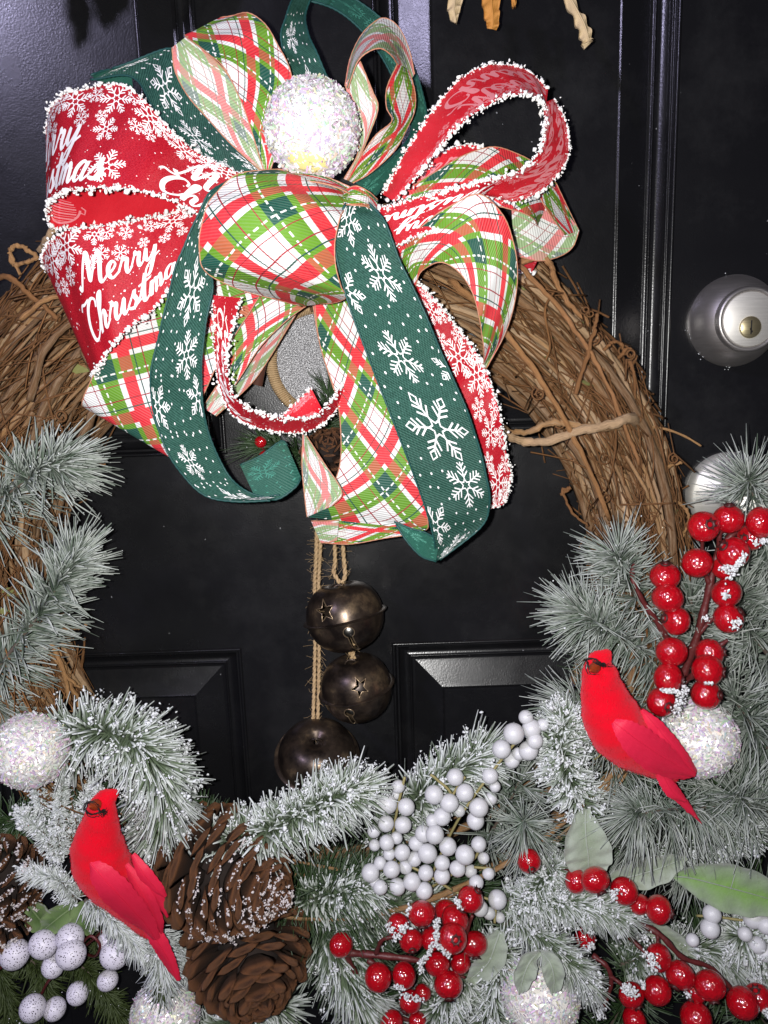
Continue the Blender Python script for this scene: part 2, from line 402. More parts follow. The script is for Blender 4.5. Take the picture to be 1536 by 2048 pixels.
def slab():
    mb = MB()
    for i in range(5):
        for j in range(5):
            if i in (1, 3) and j in (1, 3): continue
            nx = max(1, int((X[i+1]-X[i])/.08)); 
            mb.add([(X[i], 0, Z[j]), (X[i+1], 0, Z[j]), (X[i+1], 0, Z[j+1]), (X[i], 0, Z[j+1])], q=[(0, 1, 2, 3)])
    e = X[5]; b = .044
    mb.add([(e, 0, Z[0]), (e, b, Z[0]), (e, b, Z[5]), (e, 0, Z[5])], q=[(0, 1, 2, 3)])
    mb.add([(X[0], b, Z[0]), (e, b, Z[0]), (e, b, Z[5]), (X[0], b, Z[5])], q=[(3, 2, 1, 0)])
    return mb.build('slab', M['door'], door, smooth=False)
slab()
for (x0, x1, z0, z1) in panels:
    mb = MB(); pr_ = cr(np.array(PROF), 5); n = len(pr_)
    for c in range(4):      # four mitred mouldings
        V = []
        for (i, y) in pr_:
            cs = [(x0+i, y, z0+i), (x1-i, y, z0+i), (x1-i, y, z1-i), (x0+i, y, z1-i)]; V += [cs[c], cs[(c+1) % 4]]
        mb.add(V, q=[(2*k, 2*k+1, 2*k+3, 2*k+2) for k in range(n-1)])
    i, y = pr_[-1]; mb.add([(x0+i, y, z0+i), (x1-i, y, z0+i), (x1-i, y, z1-i), (x0+i, y, z1-i)], q=[(0, 1, 2, 3)])
    mb.build('raised_panel', M['door'], door, smooth=True)
# frame strip beyond the door's edge
fr = MB(); e = X[5]+.004
fr.add([(e, -.02, -1.1), (e+.5, -.02, -1.1), (e+.5, -.02, 1.2), (e, -.02, 1.2), (e, .05, -1.1), (e, .05, 1.2)], q=[(0, 1, 2, 3), (4, 0, 3, 5)])
o = fr.build('door_frame', M['door'], None, smooth=False); o['kind'] = 'structure'

def turned(name, prof, mt, c, parent, k=64):
    V, q = lathe(prof, k); V = np.stack([V[:, 0], -V[:, 2], V[:, 1]], 1)+c    # axis points out of the door
    return mk(name, V, q, mt, parent)
# deadbolt
c = P(1468, 642, 0.002); c[1] = 0; R = .0325
rose = turned('deadbolt', [(R, .0), (R*1.0, .0025), (R*.985, .0045), (R*.95, .0080), (R*.86, .0145), (R*.76, .0200), (R*.70, .0215), (R*.675, .0225)], M['nickel'], c, door)
turned('lock_collar', [(R*.70, .018), (R*.69, .0255), (R*.665, .0272), (R*.62, .0276), (R*.59, .0268), (R*.58, .0258)], M['nickel'], c, rose)
turned('lock_cylinder', [(R*.58, .020), (R*.575, .0266), (R*.555, .0271), (R*.001, .0271)], M['nickel_pale'], c, rose)
pl = turned('key_plug', [(R*.23, .02), (R*.23, .0281), (R*.21, .0287), (.0001, .0287)], M['brass'], c+np.array([0, 0, -.0055]), rose, 32)
mb = MB()
for (x0, x1, z0, z1) in [(-.0004, .0006, -.0085, .001), (-.0008, .0001, -.0056, -.0042), (.0002, .0013, -.0072, -.0060)]:
    y = c[1]-.0290; z0 -= .0018; z1 -= .0018; mb.add([(c[0]+x0, y, c[2]+z0), (c[0]+x1, y, c[2]+z0), (c[0]+x1, y, c[2]+z1), (c[0]+x0, y, c[2]+z1)], q=[(0, 1, 2, 3)])
mb.build('keyhole', M['hole'], rose, smooth=False)
mb = MB()
for an in (3.3, 3.45, 3.9, 4.0, 4.6, 4.68, 1.8):
    p = c+np.array([math.cos(an)*R*1.01, -.0012, math.sin(an)*R*1.01]); blobs(mb, [p]*4+rng.normal(0, .0012, (4, 3))*[1, .2, 1], [.00035]*4)
mb.build('paint_chip', M['snow'], rose)
# knob
c = P(1452, 985, 0.0); c[1] = 0
kn = turned('door_knob', [(.031, 0), (.031, .004), (.028, .009), (.014, .012), (.011, .018), (.011, .034), (.017, .038), (.024, .046), (.0265, .055), (.0255, .063), (.020, .069), (.010, .0715), (.0001, .072)], M['nickel_pale'], c, door)

# ------------------------------------------------------------------ grapevine wreath
RC = P(655, 1200, .03); MP = mpp(RC)
def ringpt(th, r, d):
    """th from the wreath's centre, 0 = right, 90 = top; r in photo pixels"""
    return np.array([RC[0]+r*MP*math.cos(th), -max(d, .0025), RC[2]+r*MP*math.sin(th)])
def rlim(th):
    left = .5-.5*math.cos(th)
    return 552+0*left, 728+128*left*max(0.2, math.sin(th)*.6+.55)
wreath = thing('grapevine_wreath', 'round brown grapevine wreath hanging on the black door under bow and greenery', 'wreath', ringpt(1.57, 640, .0))
def vine_path(th0, span, r0f, d0, wob, k=None):
    k = k or max(6, int(span/.085)); ph = rng.uniform(0, 6.3, 4); fr_ = rng.uniform(.8, 2.6, 2); drift = rng.normal(0, .16)
    pts = []
    for i in range(k):
        s = i/(k-1); th = th0+span*s; a, b = rlim(th)
        f = r0f+drift*(s-.5)+wob*math.sin(th*fr_[0]+ph[0])+.03*math.sin(th*7+ph[1]); 
        f = min(max(f, -.02), 1.02)
        dmax = .004+.066*math.sqrt(max(.05, 1-(2*f-1)**2))
        d = d0*dmax*(.93+.07*math.sin(th*fr_[1]*2+ph[2]))+.003*math.sin(th*11+ph[3])*.5
        pts.append(ringpt(th, a+(b-a)*f, d))
    return np.array(pts)
for i in range(280):
    # more of them where the picture shows the bare wreath
    u = rng.random()
    if u < .46: th = rng.uniform(-.15, .95)
    elif u < .85: th = rng.uniform(2.0, 3.6)
    else: th = rng.uniform(0, 6.28)
    span = rng.uniform(.6, 1.7); th -= span/2
    thick = rng.random()
    r = rng.uniform(.0022, .0042) if thick < .22 else rng.uniform(.0009, .0021)
    if i < 40: r = rng.uniform(.003, .0058)
    f = rng.uniform(0, 1); d0 = rng.uniform(.25, 1.0) if i >= 40 else rng.uniform(.3, .8)
    p = vine_path(th, span, f, d0, rng.uniform(.02, .12))
    n = len(p); rr = r*np.linspace(1.08, .8, n)*(1+.12*np.sin(np.arange(n)*1.9+i))
    kk = 6 if r > .002 else 4; V, q, tt = tube(p, rr, kk)
    mk('vine', V, [q, tt], M['vine'], wreath, uv=tubeuv(p, kk))
# fine twigs, thinner than can be picked apart, and their tendrils
mb = MB(); uvs = []
for i in range(1700):
    th = rng.choice([rng.uniform(-.25, 1.0), rng.uniform(2.0, 3.75)]); span = rng.uniform(.08, .38)*rng.choice([1, -1])
    p = vine_path(th, span, rng.uniform(0, 1), rng.uniform(.55, 1.06), rng.uniform(.0, .05), 6)
    dv = rng.normal(0, .007, 3)*[1, .3, 1]; p = p+np.linspace(-1, 1, 6)[:, None]*dv; p[:, 1] = np.minimum(p[:, 1], -.002)
    mb.add(*[a for a in tube(p, rng.uniform(.0003, .0009), 3)]); uvs.append(tubeuv(p, 3))
mk('fine_twig', np.concatenate(mb.v), mb.fs(), M['tendril'], wreath, uv=np.concatenate(uvs), stuff=True)
def pathpx(pts, n=8): return cr([P(*p) for p in pts], n)
for pts, r in [
    ([(1040, 530, .07), (1120, 620, .08), (1190, 720, .08), (1240, 830, .075), (1280, 930, .07)], .0017),
    ([(900, 560, .072), (990, 640, .085), (1080, 760, .086), (1160, 900, .08), (1220, 1040, .07)], .0022),
    ([(1290, 868, .03), (1262, 838, .072), (1230, 846, .080), (1160, 862, .082), (1085, 884, .078), (1035, 880, .070), (1012, 862, .055), (1000, 850, .03)], .0036),
    ([(1280, 850, .05), (1200, 856, .076), (1140, 848, .078), (1100, 846, .077), (1060, 862, .072), (1020, 864, .06), (1005, 860, .04)], .0026),
    ([(1150, 790, .074), (1172, 720, .08), (1188, 660, .084), (1194, 628, .086)], .0016),
    ([(1210, 700, .06), (1225, 685, .06), (1242, 688, .06), (1248, 705, .06), (1238, 716, .06), (1258, 696, .06), (1272, 716, .055), (1250, 738, .06)], .0012),
    ([(1285, 852, .05), (1330, 858, .05), (1370, 873, .05), (1402, 892, .05)], .0010),
    ([(1258, 720, .06), (1270, 760, .06), (1268, 830, .05)], .0014),
    ([(1300, 940, .05), (1330, 935, .05), (1362, 925, .05)], .0016), ([(1295, 890, .04), (1320, 905, .05), (1318, 912, .05), (1300, 905, .05), (1330, 950, .05), (1325, 960, .05)], .0014),
    ([(1345, 1000, .05), (1372, 1018, .05), (1375, 1050, .05), (1360, 1080, .05)], .0013), ([(1120, 990, .05), (1140, 975, .05), (1125, 985, .05), (1150, 1030, .05), (1175, 1050, .05)], .0012),
    ([(1040, 520, .06), (1095, 520, .065), (1110, 560, .06), (1140, 610, .06), (1180, 650, .06)], .0022), ([(1110, 580, .06), (1090, 620, .07), (1100, 690, .07), (1092, 720, .07)], .0009),
    ([(20, 500, .05), (35, 490, .05), (55, 500, .05), (72, 515, .05), (50, 525, .05), (28, 530, .05), (20, 505, .05), (40, 550, .05)], .0016),
    ([(-20, 560, .05), (20, 555, .06), (60, 590, .06), (120, 640, .06)], .0022), ([(110, 455, .07), (95, 480, .07), (80, 500, .06)], .0026),
    ([(40, 640, .07), (90, 600, .078), (140, 590, .07)], .0018), ([(60, 800, .075), (90, 700, .08), (150, 640, .07), (200, 610, .05)], .0026),
    ([(150, 900, .06), (185, 830, .07), (190, 760, .06), (165, 700, .06)], .0030), ([(110, 1290, .03), (130, 1340, .03), (150, 1390, .03), (160, 1430, .03)], .002),
    ([(100, 1280, .04), (125, 1340, .04), (138, 1400, .04)], .0022), ([(90, 1290, .04), (140, 1360, .04), (165, 1375, .04)], .0015), ([(120, 1258, .04), (160, 1256, .05), (172, 1250, .05), (168, 1244, .05)], .0012),
    ([(195, 900, .04), (198, 925, .04), (208, 930, .04), (212, 922, .04)], .0012)]:
    p = pathpx(pts); p = p+rng.normal(0, .0004, p.shape)*(r > .001); V, q, tt = tube(p, r*np.linspace(1.0, .7, len(p))*(1+.1*np.sin(np.arange(len(p))*.9)), 6)
    mk('tendril', V, [q, tt], M['vine' if r > .0025 else 'tendril'], wreath, uv=tubeuv(p, 6))
mb = MB(); uvs = []
for k in range(46):     # curled tendrils
    th = rng.choice([rng.uniform(-.1, .9), rng.uniform(2.2, 3.4)]); a, b = rlim(th); c0 = ringpt(th, rng.uniform(a, b), rng.uniform(.05, .075))
    n = 16; rad = rng.uniform(.002, .005); ph = rng.uniform(0, 6.3)
    p = [c0+np.array([math.cos(ph+j*.55)*rad*(1-j/24), -.0005*j*.3, math.sin(ph+j*.55)*rad*(1-j/24)]) for j in range(n)]
    p = [p[0]+np.array([rng.normal(0, .008), .004, -.014])]+p
    mb.add(*tube(p, rng.uniform(.0004, .0008), 4)); uvs.append(tubeuv(p, 4))
mk('curled_tendril', np.concatenate(mb.v), mb.fs(), M['tendril'], wreath, uv=np.concatenate(uvs), stuff=True)
mb = MB()
for k in range(16):
    th = rng.choice([rng.uniform(.2, 1.0), rng.uniform(2.2, 3.3)]); a, b = rlim(th); c0 = ringpt(th, a+(b-a)*rng.uniform(.2, .8), rng.uniform(.04, .066))
    R = axisframe(rng.normal(0, 1, 3)+[0, -1.2, 0]); L = rng.uniform(.004, .010)
    V = np.array([(-L, 0, 0), (0, -L*.35, .001), (L, 0, 0), (0, L*.35, .001), (0, 0, .0016)]) @ R.T + c0
    mb.add(V, t=[(0, 1, 4), (1, 2, 4), (2, 3, 4), (3, 0, 4)])
mb.build('leaf_scrap', M['vine_leaf'], wreath, stuff=True)

# ------------------------------------------------------------------ the twine hanger behind the bow
hang = thing('door_hanger', 'silver glitter disc in a jute-wrapped hoop, half hidden behind the bow', 'door hanger', P(632, 720, .012))
c = P(634, 722, .022); m_ = mpp(c); rh = 96*m_; up_ = np.array([0, 0, 1.]); n = 120
ring = [c+np.array([math.cos(a)*rh*.96, 0, math.sin(a)*rh*1.08]) for a in np.linspace(0, 2*math.pi, n, endpoint=True)]
V, q, tt = tube(ring, .0036, 8, False); mk('hoop', V, [q], M['jute'], hang)
mb = MB()
for j in range(150):    # the windings
    a = 2*math.pi*j/150; ct = c+np.array([math.cos(a)*rh*.96, 0, math.sin(a)*rh*1.08]); tg = norm(np.array([-math.sin(a)*.96, 0, math.cos(a)*1.08])); rd = np.cross(tg, [0, 1, 0])
    p = [ct+tg*.0011*(b/6.28-.5)*1.6+(rd*math.cos(b)+np.array([0, 1, 0])*math.sin(b))*.0039 for b in np.linspace(0, 6.28, 9)]
    mb.add(*tube(p, .00062, 4, False))
mb.build('twine_winding', M['jute'], hang, stuff=True)
mb = MB(); V = [c+np.array([0, .002, 0])]+[c+np.array([math.cos(a)*rh*.93, .002, math.sin(a)*rh*1.05]) for a in np.linspace(0, 2*math.pi, 48, endpoint=False)]
V2 = [v+np.array([0, .004, 0]) for v in V]
mb.add(V+V2, t=[(0, 1+i, 1+(i+1) % 48) for i in range(48)]+[(49, 50+(i+1) % 48, 50+i) for i in range(48)], q=[(1+i, 50+i, 50+(i+1) % 48, 1+(i+1) % 48) for i in range(48)])
mb.build('disc', M['silver'], hang, smooth=False)
p = pathpx([(512, 770, .045), (520, 730, .05), (534, 680, .055), (552, 640, .06)]); t_ = norm(np.gradient(p, axis=0)); sd = np.cross(t_, [0, 1, 0]); wv_ = .0042
V = np.concatenate([p-sd*wv_, p+sd*wv_, p+sd*wv_+[0, .003, 0], p-sd*wv_+[0, .003, 0]]); n = len(p)
q = [(a*n+i, a*n+i+1, ((a+1) % 4)*n+i+1, ((a+1) % 4)*n+i) for a in range(4) for i in range(n-1)]; mk('strap', V, np.array(q), M['strap'], hang)

# ------------------------------------------------------------------ jingle bells
def twine(mb, pts, r=.0013, ph=0.0):
    p = cr([P(*x) for x in pts], 14); T = norm(np.gradient(p, axis=0)); N = norm(np.cross(T, [0, 1, .01])); B = np.cross(T, N)
    s = np.concatenate([[0], np.cumsum(np.linalg.norm(np.diff(p, axis=0), axis=1))])
    for k in (0, math.pi):
        a = s/.0085*2*math.pi+k+ph
        mb.add(*tube(p+(N*np.cos(a)[:, None]+B*np.sin(a)[:, None])*r*.55, r*.8, 6))
    for i in range(int(s[-1]/.0011)):
        j = rng.integers(0, len(p)); d = norm(rng.normal(0, 1, 3)*[1, .6, 1]); L = rng.uniform(.002, .007); b = rng.normal(0, .0015, 3)
        q_ = [p[j], p[j]+d*L*.5+b, p[j]+d*L+b*rng.uniform(-1, 3)]
        mb.add(*tube(q_, .00011, 3, False))
def cord(name, label, strands, loc):
    o = thing(name, label, 'twine', loc); 
    for st in strands:
        mb = MB(); twine(mb, st, ph=rng.uniform(0, 3)); mb.build('strand', M['jute'], o)
    return o
cord('twine_cord', 'long doubled jute twine hanging straight down to the lowest bell', [
    [(634, 1050, .030), (632, 1110, .030), (629, 1180, .022), (630, 1290, .018), (628, 1380, .020), (625, 1478, .030)],
    [(642, 1050, .030), (640, 1100, .030), (637, 1180, .022), (638, 1290, .018), (637, 1380, .020), (635, 1478, .030)]], P(634, 1060, .03))
cord('twine_cord', 'short doubled jute twine holding the upper two bells below plaid ribbon', [
    [(668, 1060, .034), (670, 1120, .034), (668, 1145, .034), (680, 1166, .036)], [(684, 1060, .034), (687, 1110, .034), (690, 1150, .036), (684, 1166, .038)],
    [(700, 1288, .030), (706, 1302, .031), (703, 1318, .031)], [(708, 1288, .030), (700, 1303, .031), (709, 1318, .031)]], P(680, 1080, .034))
def prism(poly, z0, z1):
    n = len(poly); V = [(x, z0, y) for x, y in poly]+[(x, z1, y) for x, y in poly]
    bm = bmesh.new(); vs = [bm.verts.new(v) for v in V]
    bm.faces.new(vs[:n]); bm.faces.new(vs[n:][::-1])
    for i in range(n): bm.faces.new((vs[i], vs[n+i], vs[n+(i+1) % n], vs[(i+1) % n]))
    bmesh.ops.recalc_face_normals(bm, faces=bm.faces); me = bpy.data.meshes.new('cut'); bm.to_mesh(me); bm.free(); return me
def bell(label, px, py, d, rx, ry, tilt, lean, yaw, star, slot, stops=None):
    """rx, ry: half width and half height in photo pixels; star, slot: where the cut-outs sit (x, z, turn) in radii"""
    c = P(px, py, d); m_ = mpp(c); rw, rh = rx*m_, ry*m_
    o = thing('jingle_bell', label, 'bell', c, 'antique bronze jingle bells on jute twine')
    prof = [(.10, .80), (.16, .83), (.24, .90), (.34, .955), (.5, .93), (.66, .84), (.80, .69), (.905, .50), (.965, .30), (.992, .12), (1.0, .035), (1.075, .022), (1.095, 0.0), (1.075, -.022), (1.0, -.035),
            (.985, -.16), (.945, -.36), (.86, -.56), (.74, -.74), (.58, -.88), (.40, -.97), (.2, -1.01), (.001, -1.02)]
    inner = [(max(r-.035, .001), z*.955) for r, z in prof if not (abs(z) < .034 and r > 1.0)][::-1]
    V, q = lathe([(r*rw, z*rh) for r, z in prof+inner+[prof[0]]], 72)
    me = rawmesh('bell_shell', V, q, M['bell']); sh = bpy.data.objects.new('shell', me); COL.objects.link(sh)
    cuts = []
    sp = [((star[0]+math.cos(star[2]+math.pi/2+i*math.pi/5)*(.25 if i % 2 == 0 else .105))*rw, star[1]*rh+math.sin(star[2]+math.pi/2+i*math.pi/5)*(.28 if i % 2 == 0 else .12)*rw) for i in range(10)] if star else None
    if sp: cuts.append(prism(sp, -rw*1.4, -.25*rw))
    if slot:
        k = [(slot[0]*rw+math.cos(a)*.135*rw, slot[1]*rh+math.sin(a)*.135*rw) for a in np.linspace(-1.15, math.pi+1.15, 15)]
        k += [(slot[0]*rw-.062*rw+slot[2]*rw, slot[1]*rh-.62*rw), (slot[0]*rw+.062*rw+slot[2]*rw, slot[1]*rh-.62*rw)]
        cuts.append(prism(k, -rw*1.4, -.15*rw))
    tmp = []
    for cm in cuts:
        k_ = bpy.data.objects.new('cutter', cm); COL.objects.link(k_); tmp.append(k_)
        b = sh.modifiers.new('cut', 'BOOLEAN'); b.object = k_; b.operation = 'DIFFERENCE'; b.solver = 'EXACT'
    bpy.context.view_layer.update()
    me2 = bpy.data.meshes.new_from_object(sh.evaluated_get(bpy.context.evaluated_depsgraph_get()))
    bpy.data.objects.remove(sh)
    for k_ in tmp: bpy.data.objects.remove(k_)
    me2.materials.clear(); me2.materials.append(M['bell'])
    R = (Matrix.Rotation(tilt, 3, 'Y') @ Matrix.Rotation(lean, 3, 'X') @ Matrix.Rotation(yaw, 3, 'Z'))
    R = np.array(R)
    me2.polygons.foreach_set('use_smooth', np.ones(len(me2.polygons), bool)); 
    place(me2, 'shell', o, c, R)
    for p_ in me2.polygons: pass
    try: me2.set_sharp_from_angle(angle=math.radians(38))
    except Exception: pass
    pz = np.array(prof)[::-1]; rad_at = lambda z: np.interp(z/rh, pz[:, 1], pz[:, 0])*rw
    for nm, pl_ in (('star_rim', sp), ('slot_rim', k if slot else None)):
        if not pl_: continue
        pp = np.array(pl_+[pl_[0]]); pp = np.array([pp[i]*(1-f)+pp[i+1]*f for i in range(len(pp)-1) for f in (0, .33, .66)]+[pp[-1]])
        rr = np.array([rad_at(z) for x, z in pp]); y = -np.sqrt(np.maximum(rr**2-pp[:, 0]**2, 1e-6))
        V, q, tt = tube((R @ np.stack([pp[:, 0], y, pp[:, 1]], 0)).T+c, .00045, 5, False); mk(nm, V, [q], M['rim'], o)
    V, t3 = ICO3; place(rawmesh('clapper_ball', V*.0058, t3, M['clapper']), 'clapper', o, c+R @ np.array([(slot[0] if slot else 0)*rw*.7, -rw*.55, (slot[1]*rh if slot else -rh*.4)]))
    an = np.linspace(0, math.pi, 11); lp = [np.array([math.cos(a)*.16*rw, 0, rh*.80+math.sin(a)*.12*rw]) for a in an]
    V, q, tt = tube([c+R @ v for v in lp], .0008, 6); mk('wire_loop', V, [q, tt], M['bell'], o)
bell('topmost jingle bell with a cut star beside its upper left shoulder', 690, 1232, .034, 78, 68, -.18, -.13, -.05, (-.31, .42, .1), (.16, -.28, 0.05))
bell('middle jingle bell, star at right of its centre, below the topmost bell', 713, 1375, .032, 71, 65, -.18, .02, .0, (.20, .42, .3), (-.24, -.30, .06))
bell('lowest jingle bell at the end of the long twine, partly behind pine needles', 634, 1512, .034, 78, 62, .05, .50, .0, None, None)
# ------------------------------------------------------------------ the ribbon bow
bow = thing('ribbon_bow', 'large layered Christmas bow of red, plaid and dark green wired ribbon', 'bow', P(705, 400, .10))
W = .063; CV = -look
class Strip:
    """a ribbon surface ruled between two edges; u runs along it in metres, v across it in metres"""
    def __init__(s, secs, n=12, nv=14, front=True, ref=None, ripple=.0, width=W):
        secs = [list(x)+[0.0]*(7-len(x)) for x in secs]
        A = cr([P(*x[0:3]) for x in secs], n); B = cr([P(*x[3:6]) for x in secs], n)
        bl = cr([[x[6]] for x in secs], n)[:, 0]; nu = len(A); v = np.linspace(0, 1, nv)
        G = A[:, None]*(1-v)[None, :, None]+B[:, None]*v[None, :, None]
        prof = 4*v*(1-v); G = G+(bl[:, None]*prof[None])[..., None]*CV
        if ripple:
            ph = rng.uniform(0, 6.3, 3); uu = np.linspace(0, nu/n, nu)
            G = G+(ripple*(np.sin(uu[:, None]*2.6+v[None]*3+ph[0])+.6*np.sin(uu[:, None]*5.1-v[None]*5+ph[1])))[..., None]*CV*.7
        s.G = G; s.nu, s.nv = nu, nv
        mid = G.mean(1); s.U = np.concatenate([[0], np.cumsum(np.linalg.norm(np.diff(mid, axis=0), axis=1))]); s.L = s.U[-1]; s.W = width; s.V = v*width
        du = np.gradient(G, axis=0); dv = np.gradient(G, axis=1); N = norm(np.cross(du, dv))
        r = int((ref if ref is not None else (len(secs)-1)/2)*n); sg = np.sign((N[r] @ CV).mean()) or 1
        s.sg = sg if front else -sg; s.N = N*s.sg
    def ev(s, uv, off=0.0):
        uv = np.asarray(uv); i = np.clip(np.searchsorted(s.U, uv[:, 0])-1, 0, s.nu-2)
        fu = np.clip((uv[:, 0]-s.U[i])/np.maximum(s.U[i+1]-s.U[i], 1e-9), 0, 1)[:, None]
        x = np.clip(uv[:, 1]/s.W, 0, 1)*(s.nv-1); j = np.clip(x.astype(int), 0, s.nv-2); fv = (x-j)[:, None]
        def bi(Q): return Q[i, j]*(1-fu)*(1-fv)+Q[i+1, j]*fu*(1-fv)+Q[i, j+1]*(1-fu)*fv+Q[i+1, j+1]*fu*fv
        return bi(s.G)+norm(bi(s.N))*off
    def mesh(s):
        nu, nv = s.nu, s.nv; V = s.G.reshape(-1, 3); I = np.arange(nu*nv).reshape(nu, nv)
        q = np.stack([I[:-1, :-1], I[1:, :-1], I[1:, 1:], I[:-1, 1:]], -1).reshape(-1, 4)
        if s.sg < 0: q = q[:, ::-1]
        uv = np.stack(np.broadcast_arrays(s.U[:, None], s.V[None]), -1).reshape(-1, 2)
        return V, q, uv
class Print:
    """flat print laid on a ribbon: strokes in ribbon coordinates"""
    def __init__(s): s.q = []
    def stroke(s, pts, w, closed=False):
        pts = np.asarray(pts, float); 
        if closed: pts = np.vstack([pts, pts[0]])
        w = np.full(len(pts), w) if np.isscalar(w) else np.asarray(w)
        T = norm(np.gradient(pts, axis=0)); N = np.stack([-T[:, 1], T[:, 0]], 1)
        for i in range(len(pts)-1):
            L = np.linalg.norm(pts[i+1]-pts[i]); k = max(1, int(L/.0022)); e = T[i]*w[i]*.2
            for a in range(k):
                f0, f1 = a/k, (a+1)/k
                p0 = pts[i]*(1-f0)+pts[i+1]*f0; p1 = pts[i]*(1-f1)+pts[i+1]*f1; n0 = N[i]*(1-f0)+N[i+1]*f0; n1 = N[i]*(1-f1)+N[i+1]*f1
                w0 = w[i]*(1-f0)+w[i+1]*f0; w1 = w[i]*(1-f1)+w[i+1]*f1
                s.q.append([p0-n0*w0/2, p1-n1*w1/2, p1+n1*w1/2, p0+n0*w0/2])
    def disc(s, c, r, k=8):
        c = np.asarray(c); 
        for i in range(0, k, 2):
            a = [2*math.pi*(i+j)/k for j in range(3)]; s.q.append([c]+[c+r*np.array([math.cos(x), math.sin(x)]) for x in a])
    def flake(s, c, r, kind=0, rot=0.0, w=None):
        c = np.asarray(c, float); w = w or r*.043+.00024
        for k in range(6):
            a = rot+k*math.pi/3; d = np.array([math.cos(a), math.sin(a)]); n = np.array([-d[1], d[0]])
            tip = .70 if kind == 1 else 1.0; st = .24 if kind else .05
            s.stroke([c+d*r*st, c+d*r*tip], w)
            for f, L in (((.36, .30), (.58, .28), (.80, .20)) if kind == 2 else ((.42, .34), (.74, .26)) if kind == 0 else ((.36, .26), (.56, .24))):
                for sg in (1, -1): s.stroke([c+d*r*f, c+d*r*(f+L*.85)+sg*n*r*L*.85], w)
            if kind == 1:
                s.stroke([c+d*r*.68, c+d*r*.84+n*r*.11, c+d*r*1.0, c+d*r*.84-n*r*.11], w, True)
            if kind:
                e = a+math.pi/6; s.stroke([c+d*r*.27, c+np.array([math.cos(e), math.sin(e)])*r*.15, c+r*.27*np.array([math.cos(a+math.pi/3), math.sin(a+math.pi/3)])], w)
    def quads(s, S_, off):
        if not s.q: return None
        Q = np.array(s.q); m = S_.W*.015
        ok = ((Q[..., 1] > m) & (Q[..., 1] < S_.W-m) & (Q[..., 0] > .0005) & (Q[..., 0] < S_.L-.0005)).all(1)
        Q = Q[ok]
        if not len(Q): return None
        V = S_.ev(Q.reshape(-1, 2), off); return V, np.arange(len(V)).reshape(-1, 4)
GL = {  # script letters: strokes and advance
 'M': ([[(-.25, .35), (-.1, .1), (.1, .6), (.42, 1.75), (.52, 1.95), (.6, 1.4), (.6, .45), (.72, .5), (1.0, 1.5), (1.18, 1.95), (1.27, 1.4), (1.25, .3), (1.38, .0), (1.7, .3)]], 1.62),
 'e': ([[(0, .25), (.32, .45), (.52, .8), (.36, 1.03), (.14, .75), (.14, .3), (.36, .0), (.75, .3)]], .70),
 'r': ([[(0, .25), (.2, .9), (.24, 1.15), (.3, .92), (.52, .95), (.46, .4), (.55, .0), (.85, .3)]], .78),
 'y': ([[(0, .3), (.15, 1.0), (.14, .4), (.3, .05), (.55, .45), (.72, 1.0), (.62, .0), (.38, -.85), (.1, -.85), (.25, -.3), (1.0, .35)]], .95),
 'C': ([[(1.02, 1.45), (1.0, 1.85), (.68, 2.0), (.28, 1.55), (.10, .8), (.28, .12), (.65, .0), (1.05, .35)], [(-.35, 1.75), (-.2, 2.0), (.1, 1.95), (.5, 2.05)]], .98),
 'h': ([[(0, .3), (.42, 1.35), (.52, 2.05), (.32, 1.9), (.24, 1.0), (.2, .0), (.32, .65), (.52, .98), (.66, .75), (.6, .25), (.72, .0), (1.0, .3)]], .92),
 'i': ([[(0, .3), (.2, 1.02), (.19, .3), (.3, .0), (.55, .3)], [(.26, 1.4), (.30, 1.5)]], .50),
 's': ([[(0, .3), (.36, 1.15), (.34, .85), (.52, .4), (.36, .0), (.08, .12), (.4, .06), (.8, .3)]], .70),
 't': ([[(0, .3), (.36, 1.85), (.28, .9), (.28, .2), (.4, .0), (.7, .3)], [(-.05, 1.2), (.75, 1.36)]], .62),
 'm': ([[(0, .3), (.16, 1.02), (.15, .0), (.22, .6), (.44, 1.0), (.52, .6), (.48, .0), (.56, .6), (.78, 1.0), (.88, .5), (.88, .1), (1.0, .0), (1.2, .3)]], 1.15),
 'a': ([[(.62, .85), (.4, 1.02), (.14, .65), (.16, .15), (.36, .0), (.56, .4), (.66, 1.02), (.6, .3), (.72, .0), (1.0, .3)]], .95)}
def write(pr, text, at, h, ex, ey, bold=1.0):
    """text with x-height h; ex, ey: reading direction and letter-up direction in ribbon coordinates"""
    ex, ey, at = np.asarray(ex, float), np.asarray(ey, float), np.asarray(at, float); x = 0
    for ch in text:
        st, adv = GL[ch]
        for ln in st:
            c = cr(np.array(ln), 5); d = np.gradient(c, axis=0); dn = d[:, 1]/np.maximum(np.linalg.norm(d, axis=1), 1e-6)
            w = (.17+.17*np.clip(-dn, 0, 1))*h*bold
            w = np.convolve(np.pad(w, 2, 'edge'), np.ones(5)/5, 'valid')
            X_ = ((c[:, 0]+x)*1.24+.20*c[:, 1])*h; Y_ = c[:, 1]*h
            pr.stroke(at+X_[:, None]*ex+Y_[:, None]*ey, w)
        x += adv
def textw(text, h): return sum(GL[c][1] for c in text)*h*1.24
def merry(pr, uc, vc, sx, sy, h=.0098, hy=1.12):
    ex, ey = np.array([sx, 0.]), np.array([0., sy*hy])
    write(pr, 'Merry', np.array([uc, vc])-ex*textw('Merry', h)*.60+ey*.0042, h, ex, ey, .92)
    write(pr, 'Christmas', np.array([uc, vc])-ex*textw('Christmas', h)*.5-ey*.0165, h, ex, ey, .92)
